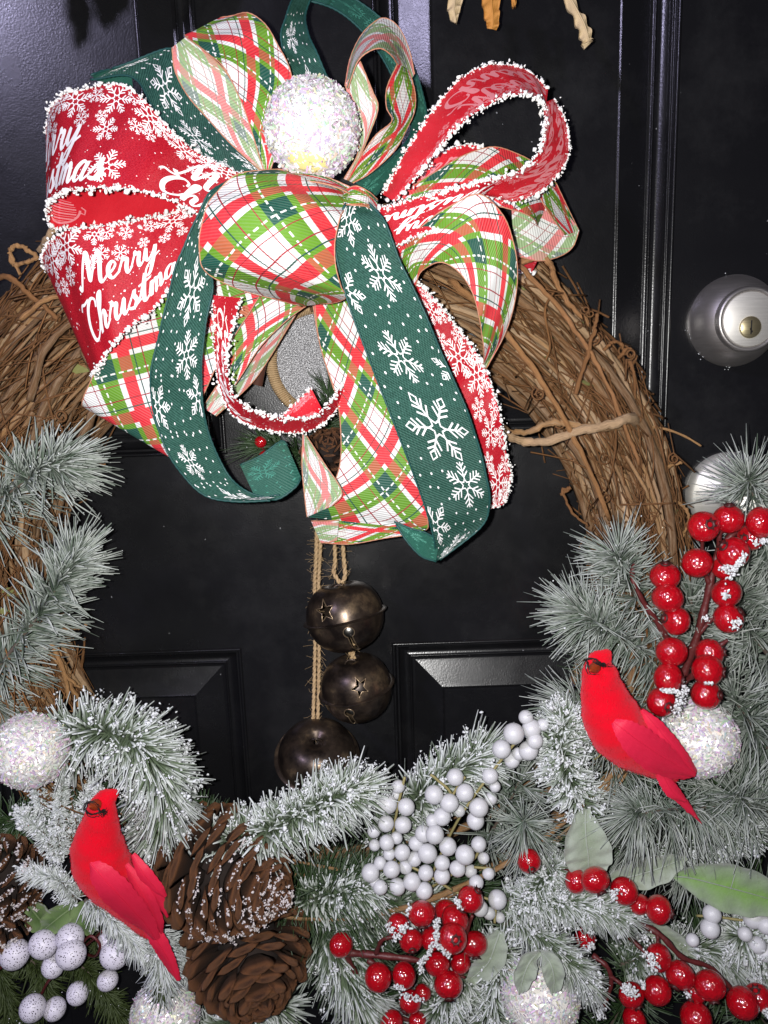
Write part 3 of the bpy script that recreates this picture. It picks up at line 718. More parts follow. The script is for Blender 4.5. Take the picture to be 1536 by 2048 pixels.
def red_print(S_, texts=(), text_h=.0098, dense=1.0, sides=(0, 1)):
    pr = Print(); L = S_.L; rs = np.random.default_rng(int(L*1e5) % 9973)
    u = .004
    while u < L:
        for side in sides:
            v = rs.uniform(.05, .11)*W; r = rs.choice([.0045, .0062, .0095]); u_ = u+rs.uniform(0, .006)
            if r > .009: v += .003
            pr.flake((u_, W-v if side else v), r, 2 if r > .006 else 0, rs.uniform(0, 1))
            if rs.random() < .75*dense:
                v2 = v+rs.uniform(.010, .015); pr.flake((u_+.006, W-v2 if side else v2), rs.uniform(.0035, .0052), 0, rs.uniform(0, 1))
        u += .0115
    for (uc, vc, sx, sy) in texts: merry(pr, uc, vc, sx, sy, text_h)
    u = .03 if not texts else None
    for i in range(int(L*900)):
        pr.disc((rs.uniform(0, L), rs.uniform(.1, .9)*W), rs.uniform(.00022, .0005), 6)
    return pr
def green_print(S_, phase=0.0, spots=None):
    pr = Print()
    if spots:
        cs = []
        for f, v, r, kd, ro in spots: pr.flake((f*S_.L, v*W), r, kd, ro); cs.append((f*S_.L, v*W, r*1.08))
        rs = np.random.default_rng(3)
        for i, u in enumerate(np.arange(.004, S_.L, .0088)):
            for v in np.arange(.09+.07*(i % 2), 1, .16):
                p = np.array([u+rs.normal(0, .0012), v*W+rs.normal(0, .0014)])
                if all(np.hypot(p[0]-a, p[1]-b) > r for a, b, r in cs): pr.disc(p, .00088)
        return pr
    pr = Print(); u = .012+phase; k = 0; rs = np.random.default_rng(5)
    while u < S_.L+.02:
        m = k % 4
        if m == 0: pr.flake((u, W*.36), .0125, 2, .05)
        elif m == 1: pr.flake((u+.004, W*.52), .0195, 1, .0); 
        elif m == 2: pr.flake((u+.004, W*.68), .0150, 2, .2)
        else: pr.flake((u, W*.10), .0150, 1, .5); pr.flake((u-.006, W*.93), .0150, 1, .3)
        cs = [(u, W*.36, .0145)] if m == 0 else ([(u+.004, W*.52, .021)] if m == 1 else [(u+.004, W*.68, .017)] if m == 2 else [(u, W*.1, .0165), (u-.006, W*.93, .0165)])
        for du in np.arange(-.018, .020, .0085):
            for v in np.arange(.07, 1, .155):
                p = np.array([u+du+rs.normal(0, .0010), v*W+rs.normal(0, .0012)])
                if all(np.hypot(p[0]-a, p[1]-b) > r for a, b, r in cs): pr.disc(p, .00085)
        u += .036; k += 1
    return pr
def fringe(strips, parent, dens=2500):
    mb = MB(); 
    for S_ in strips:
        for v in (0.0, W):
            n = int(S_.L*dens)
            if n < 2: continue
            U_ = np.linspace(0, S_.L, n)+rng.normal(0, .0006, n); c = S_.ev(np.stack([np.clip(U_, 0, S_.L), np.full(n, v)], 1))
            blobs(mb, c+rng.normal(0, 1, (n, 3))*rng.choice([.0005, .0012], (n, 1)), rng.choice([.0004, .0007, .0012], n, p=[.45, .40, .15]), ICO1, .4)
    mb.build('fringe', M['fringe'], parent, smooth=True, stuff=True)
def edging(strips, parent, mt, r=.00055):
    mb = MB()
    for S_ in strips:
        for v in (0.0, W):
            n = max(4, int(S_.L/.0018)); U_ = np.linspace(0, S_.L, n); c = S_.ev(np.stack([U_, np.full(n, v)], 1))
            rr = r*(1+.45*(np.arange(n) % 2)); mb.add(*tube(c, rr, 5))
    mb.build('edging', mt, parent, stuff=False)
def piece(name, kind, label, strips, prints=None, backs=None):
    mt = M[{'red': 'red', 'plaid': 'plaid', 'green': 'green'}[kind]]
    V = []; q = []; uv = []; n = 0
    for S_ in strips:
        a, b, c = S_.mesh(); V.append(a); q.append(b+n); uv.append(c); n += len(a)
    o = mk(name, np.concatenate(V), np.concatenate(q), mt, bow, True, None, np.concatenate(uv), label=label)
    for lst, mm, off in ((prints, M['print'], .00035), (backs, M['print_back' if kind == 'red' else 'print_green_back'], -.0003)):
        if not lst: continue
        mb = MB()
        for S_, pr in lst:
            r = pr.quads(S_, off)
            if r: mb.add(r[0], q=r[1])
        if mb.n: mb.build('print', mm, o, smooth=False, stuff=True)
    if kind == 'red': fringe(strips, o)
    elif kind == 'green': edging(strips, o, M['stitch'])
    else: edging(strips, o, M['plaid_edge'], .0003)
    return o
M['plaid_edge'] = mat('plaid_edge_thread', (.45, .20, .12), .6)

# --- green, behind
G3 = Strip([(225, 138, .075, 180, 158, .070), (345, 97, .085, 266, 156, .078), (374, 172, .090, 305, 212, .092), (412, 232, .094, 352, 266, .098), (462, 292, .10, 412, 318, .105), (527, 347, .105, 490, 356, .108)], ripple=.001)
G3b = Strip([(182, 150, .070, 200, 168, .060), (215, 140, .062, 232, 188, .055), (262, 140, .055, 268, 195, .050)], front=False)
piece('ribbon_loop', 'green', 'dark green snowflake loop at upper left', [G3, G3b], [(G3, green_print(G3, .004))])
G4 = Strip([(592, -25, .075, 640, -30, .060), (574, 30, .085, 612, 20, .072), (562, 72, .090, 616, 66, .086), (572, 120, .095, 636, 112, .095), (584, 170, .10, 662, 170, .10)], ripple=.001)
G4b = Strip([(600, -40, .055, 560, -5, .06), (640, -40, .045, 620, 2, .055), (700, -8, .045, 676, 22, .058), (765, 40, .048, 728, 66, .06), (815, 105, .052, 772, 128, .065), (843, 180, .058, 806, 205, .07), (852, 245, .066, 822, 264, .078), (822, 308, .08, 780, 318, .090), (748, 395, .105, 712, 366, .105)], front=False)
piece('ribbon_loop', 'green', 'tall dark green loop standing behind the glitter ball', [G4, G4b], [(G4, green_print(G4, .03))], [(G4b, green_print(G4b))])
# --- red loops at left
R1 = Strip([(486, 350, .112, 432, 445, .118), (402, 310, .116, 372, 414, .125), (345, 264, .120, 312, 390, .130), (285, 198, .120, 236, 374, .132), (230, 168, .116, 170, 378, .130), (160, 180, .108, 125, 386, .122), (108, 205, .096, 99, 402, .110), (93, 235, .080, 95, 440, .095)], n=12, nv=18, ripple=.0013)
R1b = Strip([(92, 240, .080, 94, 438, .094), (108, 300, .078, 112, 458, .088), (200, 330, .082, 200, 454, .090), (300, 350, .092, 300, 434, .098), (400, 370, .102, 392, 422, .106)], front=False, ripple=.001)
tx = R1.L
pr = red_print(R1, [(tx*.84, W*.62, -1, -1), (tx*.10-.020, W*.62, -1, -1)], .0100, sides=(0,)); pr.flake((tx*.5, W*.78), .0105, 2, .3); pr.flake((tx*.55, W*.42), .0075, 2, .1)
prb = Print(); cc = np.array([R1b.L*.16, W*.74])
for a in np.linspace(0, math.pi, 13)[:-1]: prb.stroke([cc+.0115*np.array([math.cos(a), math.sin(a)]), cc+.0115*np.array([math.cos(a+.28), math.sin(a+.28)])], .0016)
for k in range(9):
    y = -.009+k*.0022; h_ = math.sqrt(max(0, .0115**2-y*y)); prb.stroke([cc+[-h_, y], cc+[h_*.8, y+.002]], .0012 if k % 2 else .0005)
prb.stroke([cc+[.0115, .002], cc+[.0145, .004], cc+[.0150, .000], cc+[.0122, -.003]], .0010)
piece('ribbon_loop', 'red', 'upper red lettered loop at left, open at its end', [R1, R1b], [(R1, pr)], [(R1b, prb)])
R2 = Strip([(430, 398, .098, 450, 520, .098), (330, 431, .108, 352, 568, .110), (260, 445, .114, 302, 622, .116), (195, 453, .116, 247, 667, .118), (135, 463, .112, 214, 704, .116), (98, 484, .100, 196, 738, .108), (84, 515, .086, 188, 758, .092), (100, 548, .070, 196, 760, .078)], nv=18, ripple=.0013)
piece('ribbon_loop', 'red', 'lower red loop at left reading Merry Christmas', [R2], [(R2, red_print(R2, [(R2.L*.425, W*.56, -1, -1)], .0082, sides=(0,)))])
# --- plaid, lower left and behind
P5 = Strip([(345, 500, .078, 520, 590, .078), (272, 622, .090, 442, 715, .090), (216, 700, .098, 402, 802, .098), (176, 775, .098, 362, 880, .100), (163, 812, .090, 346, 918, .092), (178, 800, .070, 352, 905, .074)], ripple=.0012)
piece('ribbon_tail', 'plaid', 'plaid loop hanging at lower left under the red loops', [P5])
P6 = Strip([(470, 570, .075, 650, 585, .070), (452, 650, .080, 575, 640, .075), (444, 715, .082, 516, 700, .078), (438, 770, .08, 470, 770, .08)], ripple=.001)
P6b = Strip([(575, 610, .07, 600, 615, .06), (500, 690, .066, 530, 730, .056), (452, 745, .07, 495, 775, .06), (405, 815, .07, 432, 832, .07)], front=False)
piece('ribbon_loop', 'plaid', 'small plaid loop inside the bow, behind the red loop', [P6, P6b])
# --- upper plaid loops
P2 = Strip([(370, 72, .110, 440, 35, .100), (376, 76, .118, 482, 27, .108), (418, 108, .126, 522, 40, .114), (452, 142, .130, 553, 84, .118), (482, 202, .132, 584, 158, .120), (503, 262, .130, 572, 240, .124), (527, 340, .122, 540, 345, .122)], ripple=.0012)
P2b = Strip([(344, 95, .108, 374, 72, .116), (350, 142, .106, 420, 112, .112), (376, 192, .106, 456, 150, .108), (416, 238, .108, 486, 210, .108), (462, 288, .112, 508, 262, .112), (522, 342, .116, 530, 338, .118)], front=False)
piece('ribbon_loop', 'plaid', 'upright plaid loop left of the glitter ball', [P2, P2b])
P3 = Strip([(690, 172, .108, 696, 178, .116), (700, 118, .104, 714, 126, .122), (720, 74, .098, 736, 104, .124), (745, 47, .094, 762, 97, .122), (769, 36, .090, 784, 112, .116), (797, 54, .088, 794, 128, .108), (818, 98, .088, 803, 142, .100), (829, 148, .090, 816, 170, .094)], front=False)
P3l = Strip([(691, 168, .112, 720, 122, .118), (700, 215, .110, 745, 182, .112), (715, 252, .110, 756, 216, .110), (716, 305, .110, 738, 270, .108), (688, 358, .112, 700, 362, .112)], front=False)
P3r = Strip([(796, 126, .108, 818, 140, .092), (774, 175, .108, 830, 185, .092), (773, 215, .110, 829, 222, .094), (784, 242, .112, 815, 255, .098), (752, 270, .116, 790, 300, .104), (725, 308, .116, 742, 345, .108), (694, 360, .116, 706, 366, .112)])
piece('ribbon_loop', 'plaid', 'narrow upright plaid loop right of the glitter ball', [P3l, P3, P3r])
# --- right side
P4b = Strip([(785, 402, .092, 830, 440, .092), (870, 343, .092, 888, 425, .096), (945, 303, .090, 965, 410, .098), (1005, 297, .086, 1030, 420, .098), (1064, 322, .078, 1068, 440, .090), (1112, 368, .070, 1075, 450, .080)], ripple=.001)
P4c = Strip([(1022, 400, .080, 1030, 512, .072), (1060, 384, .076, 1085, 522, .066), (1100, 388, .070, 1140, 500, .062), (1130, 420, .064, 1158, 462, .060)], front=False, ripple=.001)
P4d = Strip([(1112, 366, .070, 1080, 395, .082), (1140, 425, .062, 1100, 430, .078), (1158, 462, .058, 1130, 470, .070)])
piece('ribbon_loop', 'plaid', 'plaid loop at far right, open end turned outward', [P4b, P4c, P4d])
R5 = Strip([(770, 372, .088, 800, 420, .088), (870, 310, .086, 880, 390, .090), (935, 290, .082, 930, 372, .088), (985, 302, .078, 985, 360, .084)], front=False)
Rt = Strip([(1000, 480, .062, 1000, 540, .058), (1050, 490, .062, 1035, 545, .058), (1085, 500, .060, 1064, 545, .056)])
prb = Print(); merry(prb, R5.L*.62, W*.5, 1, -1)
piece('ribbon_loop', 'red', 'red loop tucked behind the right plaid loop', [R5, Rt], [(Rt, red_print(Rt))], [(R5, prb)])
R3 = Strip([(765, 388, .112, 790, 404, .120), (800, 325, .110, 838, 348, .124), (845, 250, .108, 882, 292, .126), (890, 190, .104, 932, 240, .126), (945, 142, .098, 985, 205, .124), (1005, 128, .092, 1035, 190, .120), (1060, 145, .090, 1074, 196, .114), (1096, 180, .094, 1092, 216, .110)], front=False, ripple=.0008)
R3b = Strip([(1108, 198, .096, 1086, 206, .108), (1124, 228, .100, 1090, 250, .116), (1136, 265, .102, 1082, 290, .122), (1133, 320, .104, 1060, 328, .128), (1096, 370, .106, 1012, 350, .130), (1034, 403, .110, 950, 366, .130), (980, 392, .116, 890, 384, .130), (930, 398, .120, 850, 396, .128)], front=False, ripple=.0008)
R4 = Strip([(750, 418, .118, 770, 500, .116), (775, 412, .124, 792, 490, .122), (870, 386, .130, 850, 466, .126), (957, 366, .132, 905, 436, .126), (1010, 350, .128, 965, 396, .122)])
pr = red_print(R4, sides=()); merry(pr, R4.L*.46, W*.52, -1, 1, .0088)
piece('ribbon_loop', 'red', 'big red loop rising at upper right', [R3, R3b, R4], [(R4, pr)], [(R3, red_print(R3, [(R3.L*.80, W*.5, 1, 1)], sides=(1,))), (R3b, red_print(R3b, [(R3b.L*.3, W*.5, 1, 1)]))])
P4a = Strip([(790, 500, .112, 830, 580, .100), (805, 482, .118, 838, 550, .106), (840, 455, .126, 855, 533, .112), (892, 416, .134, 888, 526, .118), (958, 390, .136, 926, 552, .122), (1006, 430, .130, 947, 592, .122), (1028, 490, .122, 959, 638, .118), (1034, 572, .112, 966, 682, .112), (1014, 658, .102, 968, 716, .104), (972, 738, .094, 966, 738, .094)], nv=16, ripple=.001)
piece('ribbon_loop', 'plaid', 'plaid loop curving down at right over the vines', [P4a])
# --- tails
R8 = Strip([(800, 520, .100, 740, 560, .088), (832, 560, .100, 770, 600, .088), (872, 602, .100, 800, 660, .088), (906, 645, .100, 830, 720, .088), (938, 685, .100, 850, 780, .088), (968, 732, .098, 870, 830, .088), (988, 785, .096, 890, 870, .086), (1002, 845, .094, 905, 910, .084), (1012, 900, .090, 920, 950, .080), (1021, 955, .086, 935, 990, .076), (1010, 1005, .082, 945, 1025, .074), (980, 1016, .080, 950, 1030, .072)], ripple=.001)
pr = Print(); rs = np.random.default_rng(8)
for i, u in enumerate(np.arange(.004, R8.L, .0165)):
    pr.flake((u, W*(.14+.26*((i*.618) % 1))), [.0125, .0075, .0100, .0068, .0135][i % 5], 2, rs.uniform(0, 1)); pr.flake((u+.006, W*.07), .006, 0, rs.uniform(0, 1))
piece('ribbon_tail', 'red', 'red snowflake tail behind the broad green tail', [R8], [(R8, pr)])
P7 = Strip([(628, 590, .088, 730, 590, .100), (640, 690, .090, 760, 690, .100), (672, 790, .094, 792, 800, .100), (682, 870, .096, 822, 880, .098), (676, 945, .096, 842, 962, .094), (642, 1008, .092, 856, 1046, .088), (614, 1034, .088, 852, 1060, .084)], ripple=.0012)
P7l = Strip([(626, 610, .080, 690, 600, .082), (640, 690, .080, 690, 690, .084), (668, 780, .082, 705, 770, .086)])
P7b = Strip([(606, 866, .090, 612, 870, .094), (604, 930, .094, 648, 926, .100), (609, 990, .095, 684, 984, .103), (614, 1034, .092, 664, 1012, .102)], front=False)
P7c = Strip([(628, 1044, .080, 646, 1086, .078), (690, 1040, .082, 702, 1088, .080), (760, 1036, .082, 772, 1076, .080), (850, 1030, .080, 846, 1066, .078)], ripple=.0005)
P7d = Strip([(622, 1042, .083, 642, 1086, .080), (650, 1042, .086, 662, 1084, .083), (678, 1040, .088, 674, 1080, .085)], front=False)
piece('ribbon_tail', 'plaid', 'plaid tail hanging down the middle, end folded under', [P7l, P7, P7b, P7c, P7d])
R6 = Strip([(424, 590, .112, 482, 596, .110), (428, 650, .114, 464, 660, .116), (430, 715, .114, 454, 720, .120), (440, 778, .112, 464, 782, .122), (462, 826, .110, 496, 816, .122), (505, 852, .108, 545, 832, .120), (560, 864, .106, 590, 838, .116), (612, 864, .102, 630, 832, .110), (650, 842, .098, 662, 802, .104), (688, 800, .092, 684, 770, .098)])
R7 = Strip([(560, 836, .094, 600, 840, .100), (590, 806, .092, 636, 836, .098), (622, 776, .090, 648, 826, .094)], front=False)
pr = red_print(R6, [(R6.L*.30, W*.5, 1, 1)], sides=(), text_h=.008)
piece('ribbon_loop', 'red', 'red loop with thick white fringe hanging inside the bow', [R6, R7], [(R6, pr)], [(R7, red_print(R7))])
G2 = Strip([(476, 348, .122, 500, 352, .122), (425, 382, .130, 450, 400, .130), (395, 432, .134, 420, 470, .130), (366, 496, .136, 422, 540, .128), (345, 560, .134, 424, 580, .126), (322, 650, .130, 410, 660, .124), (304, 735, .124, 402, 738, .120), (303, 800, .118, 405, 802, .114), (321, 872, .114, 417, 866, .108), (358, 940, .110, 446, 934, .104), (408, 990, .106, 480, 974, .100), (470, 1003, .104, 520, 992, .098), (540, 1001, .104, 560, 990, .098)], ripple=.0012)
G2b = Strip([(480, 930, .080, 508, 990, .096), (520, 912, .078, 552, 999, .100), (562, 882, .078, 590, 975, .098), (574, 890, .080, 602, 955, .094)], front=False)
piece('ribbon_tail', 'green', 'curling dark green tail at left', [G2, G2b], [(G2, green_print(G2, .022))], [(G2b, green_print(G2b))])
P1 = Strip([(600, 345, .118, 712, 390, .118), (540, 340, .138, 708, 396, .128, .004), (470, 352, .148, 694, 412, .138, .008), (424, 395, .152, 680, 438, .146, .012), (404, 450, .154, 670, 480, .150, .014), (398, 505, .152, 671, 530, .150, .014), (412, 544, .146, 682, 572, .146, .012), (462, 572, .138, 692, 592, .138, .008), (540, 596, .124, 682, 602, .126, .004), (600, 612, .108, 640, 608, .110)], nv=20, ripple=.0012)
piece('ribbon_loop', 'plaid', 'puffed plaid loop at the front centre', [P1])
P1t = Strip([(500, 348, .126, 600, 360, .140), (560, 338, .128, 640, 366, .142), (640, 350, .130, 690, 382, .140), (712, 380, .130, 722, 402, .134)], ripple=.0006)
kn = Strip([(690, 380, .132, 680, 408, .136), (712, 372, .138, 704, 410, .144), (738, 384, .136, 735, 414, .140), (756, 400, .128, 752, 430, .130)])
piece('knot', 'plaid', None, [P1t, kn])
G1 = Strip([(692, 408, .140, 736, 404, .138), (674, 446, .144, 768, 442, .140), (671, 500, .146, 800, 522, .140), (684, 560, .144, 834, 592, .138), (702, 622, .142, 870, 676, .134), (732, 702, .138, 902, 748, .130), (766, 790, .134, 932, 818, .126), (800, 878, .128, 956, 886, .120), (830, 956, .122, 972, 952, .114), (854, 1026, .114, 979, 1010, .106), (868, 1080, .106, 960, 1056, .100), (874, 1121, .098, 880, 1119, .096)], nv=16, ripple=.0012)
G1b = Strip([(788, 1043, .102, 792, 1048, .104), (820, 1056, .103, 812, 1080, .106), (852, 1066, .103, 842, 1112, .106), (878, 1082, .100, 872, 1123, .104)], front=False)
piece('ribbon_tail', 'green', 'broad dark green snowflake tail down the front', [G1, G1b], [(G1, green_print(G1, 0, [(.04, .24, .0165, 1, .2), (.165, .60, .0155, 2, .1), (.235, .02, .0150, 1, .5), (.385, .42, .0155, 2, .3), (.38, 1.02, .013, 1, .2), (.575, .53, .0245, 1, .52), (.745, .68, .0165, 2, .0), (.86, .08, .0165, 1, .3), (.97, .60, .0155, 2, .4)]))], [(G1b, green_print(G1b))])
# ------------------------------------------------------------------ glitter balls
GB = []
def glitter_ball(label, px, py, d, rpx, n=5200, yellow=False):
    c = P(px, py, d); r = rpx*mpp(c)
    o = thing('glitter_ball', label, 'ornament', c, 'white iridescent glitter balls')
    V = ICO4[0]*(1+.006*np.sin(ICO4[0] @ np.array([[9.], [7.], [5.]])))*r*.965
    mk('core', V+c, ICO4[1], M['foam'], o)
    D = norm(rng.normal(0, 1, (n, 3))); D = D[D[:, 1] < .45]; n = len(D)
    if yellow:   # a bald, yellowed patch low on the front
        k = (D @ norm(np.array([-.12, -.50, -.86]))) > .90; keep = ~k | (rng.random(n) < .25); 
        a = norm(np.array([-.12, -.50, -.86])); R = axisframe(a); m0 = np.linspace(0, .50, 5); Vc = [a*r*.975]; t3 = []
        for i, th in enumerate(m0[1:]):
            for j in range(20):
                ph = j*math.pi/10; q_ = R @ np.array([math.sin(th*1.5)*math.cos(ph), math.sin(th*.75)*math.sin(ph), 1.0]); Vc.append(norm(q_)*r*(.976 if i < 3 else .955))
        f = [(0, 1+j, 1+(j+1) % 20) for j in range(20)]; q4 = [(1+i*20+j, 21+i*20+j, 21+i*20+(j+1) % 20, 1+i*20+(j+1) % 20) for i in range(3) for j in range(20)]
        mk('bald_patch', np.array(Vc)+c, [np.array(q4), np.array(f)], M['foam_yellow'], o)
        D = D[keep]; n = len(D)
    nrm = norm(D+rng.normal(0, .42, (n, 3))); tx = norm(np.cross(nrm, rng.normal(0, 1, (n, 3)))); ty = np.cross(nrm, tx)
    s = (rng.uniform(.5, 1.35, (n, 1))*.00090); el = rng.uniform(.6, 2.3, (n, 1)); C = c+D*r*(1+rng.uniform(-.02, .045, (n, 1)))
    V = np.stack([C-tx*s*el-ty*s*.55, C+tx*s*el-ty*s*.55, C+tx*s*el+ty*s*.55, C-tx*s*el+ty*s*.55], 1).reshape(-1, 3)
    pal = .84*np.array([(.86, .86, .86), (.80, .84, .80), (.88, .80, .86), (.84, .58, .80), (.72, .62, .86), (.60, .84, .58), (.86, .86, .58), (.9, .74, .62), (.62, .82, .84), (.95, .95, .95)])
    col = pal[rng.choice(len(pal), n, p=[.24, .12, .16, .12, .08, .06, .05, .04, .03, .10])]
    mk('glitter_flake', V, np.arange(4*n).reshape(n, 4), M['glitter'], o, False, {'col': np.repeat(col, 4, 0)}, stuff=True)
glitter_ball('white glitter ball in the top middle of the ribbon bow', 624, 258, .128, 91, 9000, True)
glitter_ball('white glitter ball at left edge above the left red bird', 62, 1500, .078, 72)
glitter_ball('white glitter ball beside the tail of the right red bird', 1397, 1476, .078, 74)
glitter_ball('white glitter ball below the large pine cones, at bottom', 330, 2030, .070, 66, 4200)
glitter_ball('white glitter ball under two small leaves at bottom, left of red berries', 1080, 1990, .085, 76)

# ------------------------------------------------------------------ evergreen picks
def needles(mb, B, D, L, r, fr0, fr1, bend, k=3):
    """tapering needles: bases B, directions D, lengths L, all arrays"""
    n = len(B); D = norm(D); a = norm(np.cross(D, rng.normal(0, 1, (n, 3)))); b = np.cross(D, a); V = []; A = []
    for s, w in ((0, 1.0), (.55, .95), (1.0, .35)):
        c = B+D*(L*s)[:, None]+bend*(s*s*L)[:, None]
        for j in range(k):
            g = 2*math.pi*j/k; V.append(c+(a*math.cos(g)+b*math.sin(g))*(r*w)[:, None]); A.append(fr0+(fr1-fr0)*s)
    V = np.stack(V, 1); A = np.stack(A, 1)          # n x 9
    V[..., 1] = np.minimum(V[..., 1], -.0015)
    o = (np.arange(n)*3*k)[:, None]; q = []
    for s in range(2):
        for j in range(k): q.append(o+[[s*k+j, s*k+(j+1) % k, (s+1)*k+(j+1) % k, (s+1)*k+j]])
    q = np.stack(q, 1).reshape(-1, 4); t = o+[[2*k, 2*k+1, 2*k+2]]
    mb.add(V.reshape(-1, 3), q=q, t=t, a=A.reshape(-1))
def pick(label, stem, npx, n, style='needle', a0=70, a1=25, name='pine_branch', rad=.00058, frost=(.1, .75), flat=0.0, snow=0, cat='greenery', group='evergreen picks wired onto the wreath', droop=(0, 0, -.10), tipl=1.0, jit=.22):
    if style == 'needle': n = int(n*.8); npx *= 1.08
    if style == 'flock': n = int(n*1.45)
    s = cr([P(*x) for x in stem], 10); o = thing(name, label, cat, s[0], group)
    m_ = mpp(s[-1]); V, q, t = tube(s, np.linspace(.0017, .0008, len(s)), 6); mk('stem', V, [q, t], M['twig'], o)
    T = norm(np.gradient(s, axis=0)); u = rng.random(n)**.85*(len(s)-1); i = np.clip(u.astype(int), 0, len(s)-2); f = (u-i)[:, None]
    B = s[i]*(1-f)+s[i+1]*f; t_ = norm(T[i]*(1-f)+T[i+1]*f)
    R = rng.normal(0, 1, (n, 3)); R[:, 1] *= (1-flat); R = norm(R-t_*(R*t_).sum(1)[:, None])
    fr = u/(len(s)-1)
    if style in ('needle', 'fir'):     # needles sit in bundles of four
        g = (np.arange(n)//4)*4; B, t_, R, fr = B[g], t_[g], R[g], fr[g]; R = norm(R+rng.normal(0, .13, (n, 3))); B = B+rng.normal(0, .0004, (n, 3))
    ang = np.radians(a0+(a1-a0)*fr+np.repeat(rng.normal(0, 11, n//4+1), 4)[:n]+rng.normal(0, 4, n)); ang = np.where(fr > .95, ang*rng.random(n), ang)
    D = t_*np.cos(ang)[:, None]+R*np.sin(ang)[:, None]+rng.normal(0, .07 if style != 'flock' else .045, (n, 3))
    L = npx*m_*rng.uniform(1-jit*1.6, 1+jit*.5, n)*(1+(tipl-1)*fr)
    back = B[:, 1]+D[:, 1]*L > -.002; D[back, 1] *= .15
    mb = MB(); needles(mb, B, D, L, np.full(n, rad)*rng.uniform(.8, 1.25, n), rng.normal(frost[0], .2, n), rng.normal(frost[1], .3, n), np.array(droop)+np.repeat(rng.normal(0, .09, (n//4+1, 3)), 4, 0)[:n]+rng.normal(0, .04, (n, 3)))
    mb.build('needle', M[style], o, smooth=True, stuff=True, attr='frost')
    if snow:
        base_ = rng.choice(n, max(8, int(snow*.30))); k = np.concatenate([np.repeat(base_, 11), rng.choice(n, int(snow*.9))]); D_ = norm(D[k]); mb = MB()
        C = B[k]+D_*(L[k]*(1.0-.30*rng.random(len(k))**1.3))[:, None]; C += rng.normal(0, .0011, C.shape); C[:, 1] = np.minimum(C[:, 1], -.003)
        blobs(mb, C, rng.choice([.0003, .0006, .0009, .0013], len(k), p=[.30, .40, .24, .06]), ICO1, .5); mb.build('snow', M['snow'], o, stuff=True)
    else:
        k = rng.choice(n, n//14, replace=False); mb = MB(); D_ = norm(D[k]); C = B[k]+D_*(L[k]*rng.random(len(k)))[:, None]
        blobs(mb, C, rng.uniform(.0003, .0006, len(k)), ICO1, .2); mb.build('glitter_speck', M['snow'], o, stuff=True)
    return o
N = 'needle'
pick('frosty blue-green pine branch at left edge, the upper of two', [(-60, 1040, .045), (20, 985, .06), (75, 945, .068), (118, 925, .074)], 122, 950, rad=.00078, a0=58, a1=30, tipl=.95)
pick('frosty blue-green pine branch at left edge, the lower of two', [(-70, 1420, .040), (0, 1330, .055), (70, 1240, .066), (120, 1165, .072), (150, 1118, .076)], 116, 1150, rad=.00078, a0=62, a1=28, tipl=.85)
pick('frosty pine tips drooping at left edge above the glitter ball', [(-90, 1330, .04), (-30, 1390, .05), (10, 1440, .055)], 90, 420)
for lab, st, L, n, kw in [
    ('pine branch fanning over the door knob at right edge', [(1530, 1090, .05), (1510, 1010, .066), (1496, 955, .078)], 98, 560, dict(a0=80, a1=45)),
    ('pine branch at inner top of right greenery, left of the upright berry stem', [(1300, 1270, .05), (1265, 1180, .066), (1232, 1105, .078)], 98, 760, dict(a0=70, a1=42)),
    ('pine branch pointing left toward black door above the right bird', [(1330, 1330, .05), (1240, 1275, .068), (1158, 1222, .08)], 104, 850, dict(a0=70, a1=40)),
    ('pine branch pointing left beside the breast of the right bird', [(1310, 1440, .045), (1230, 1430, .056), (1140, 1408, .066)], 100, 620, dict(a0=62, a1=38)),
    ('pine branch below right bird spreading behind white berries', [(1270, 1560, .045), (1200, 1500, .055), (1150, 1440, .06)], 105, 480, dict(a0=75, a1=50)),
    ('pine branch right of the berry stem at right edge', [(1560, 1340, .045), (1500, 1260, .056), (1470, 1180, .066)], 112, 800, dict(a0=75, a1=45)),
    ('pine branch rising behind the upright berry stem', [(1420, 1420, .04), (1400, 1300, .052), (1380, 1190, .06)], 115, 850, dict(a0=75, a1=45)),
    ('pine branch at right edge behind topmost red berries', [(1580, 1180, .04), (1540, 1110, .055), (1530, 1030, .066)], 105, 480, dict(a0=75, a1=45)),
    ('pine branch spreading right of the right glitter ball', [(1600, 1560, .045), (1530, 1490, .058), (1470, 1400, .066)], 120, 750, dict(a0=75, a1=55)),
    ('bristly pine tip fanning downward under the tail of right bird', [(1480, 1610, .055), (1390, 1615, .070), (1300, 1625, .080), (1270, 1628, .082)], 92, 950, dict(a0=85, a1=60, droop=(0, 0, -.28))),
    ('bristly pine tip seen end-on, right of white berries', [(1070, 1720, .05), (1052, 1670, .070), (1046, 1640, .085)], 72, 420, dict(a0=85, a1=70)),
    ('pine branch at right edge, level with the felted leaves', [(1600, 1650, .05), (1520, 1620, .062), (1470, 1590, .07)], 110, 620, dict(a0=80, a1=55)),
    ('pine branch behind the middle of right bird', [(1400, 1560, .035), (1330, 1450, .048), (1290, 1340, .055)], 110, 650, dict(a0=75, a1=50)),
    ('pine branch low at right, behind leaf and berry', [(1420, 1740, .035), (1340, 1700, .045), (1240, 1690, .05)], 100, 520, dict(a0=80, a1=60)),
    ('pine branch behind white berries at centre', [(960, 1700, .03), (1010, 1620, .045), (1040, 1560, .05)], 90, 420, dict(a0=75, a1=50))]:
    pick(lab, st, L, n, N, **kw)
F = dict(style='flock', name='flocked_branch', rad=.00115, frost=(-.75, .95))
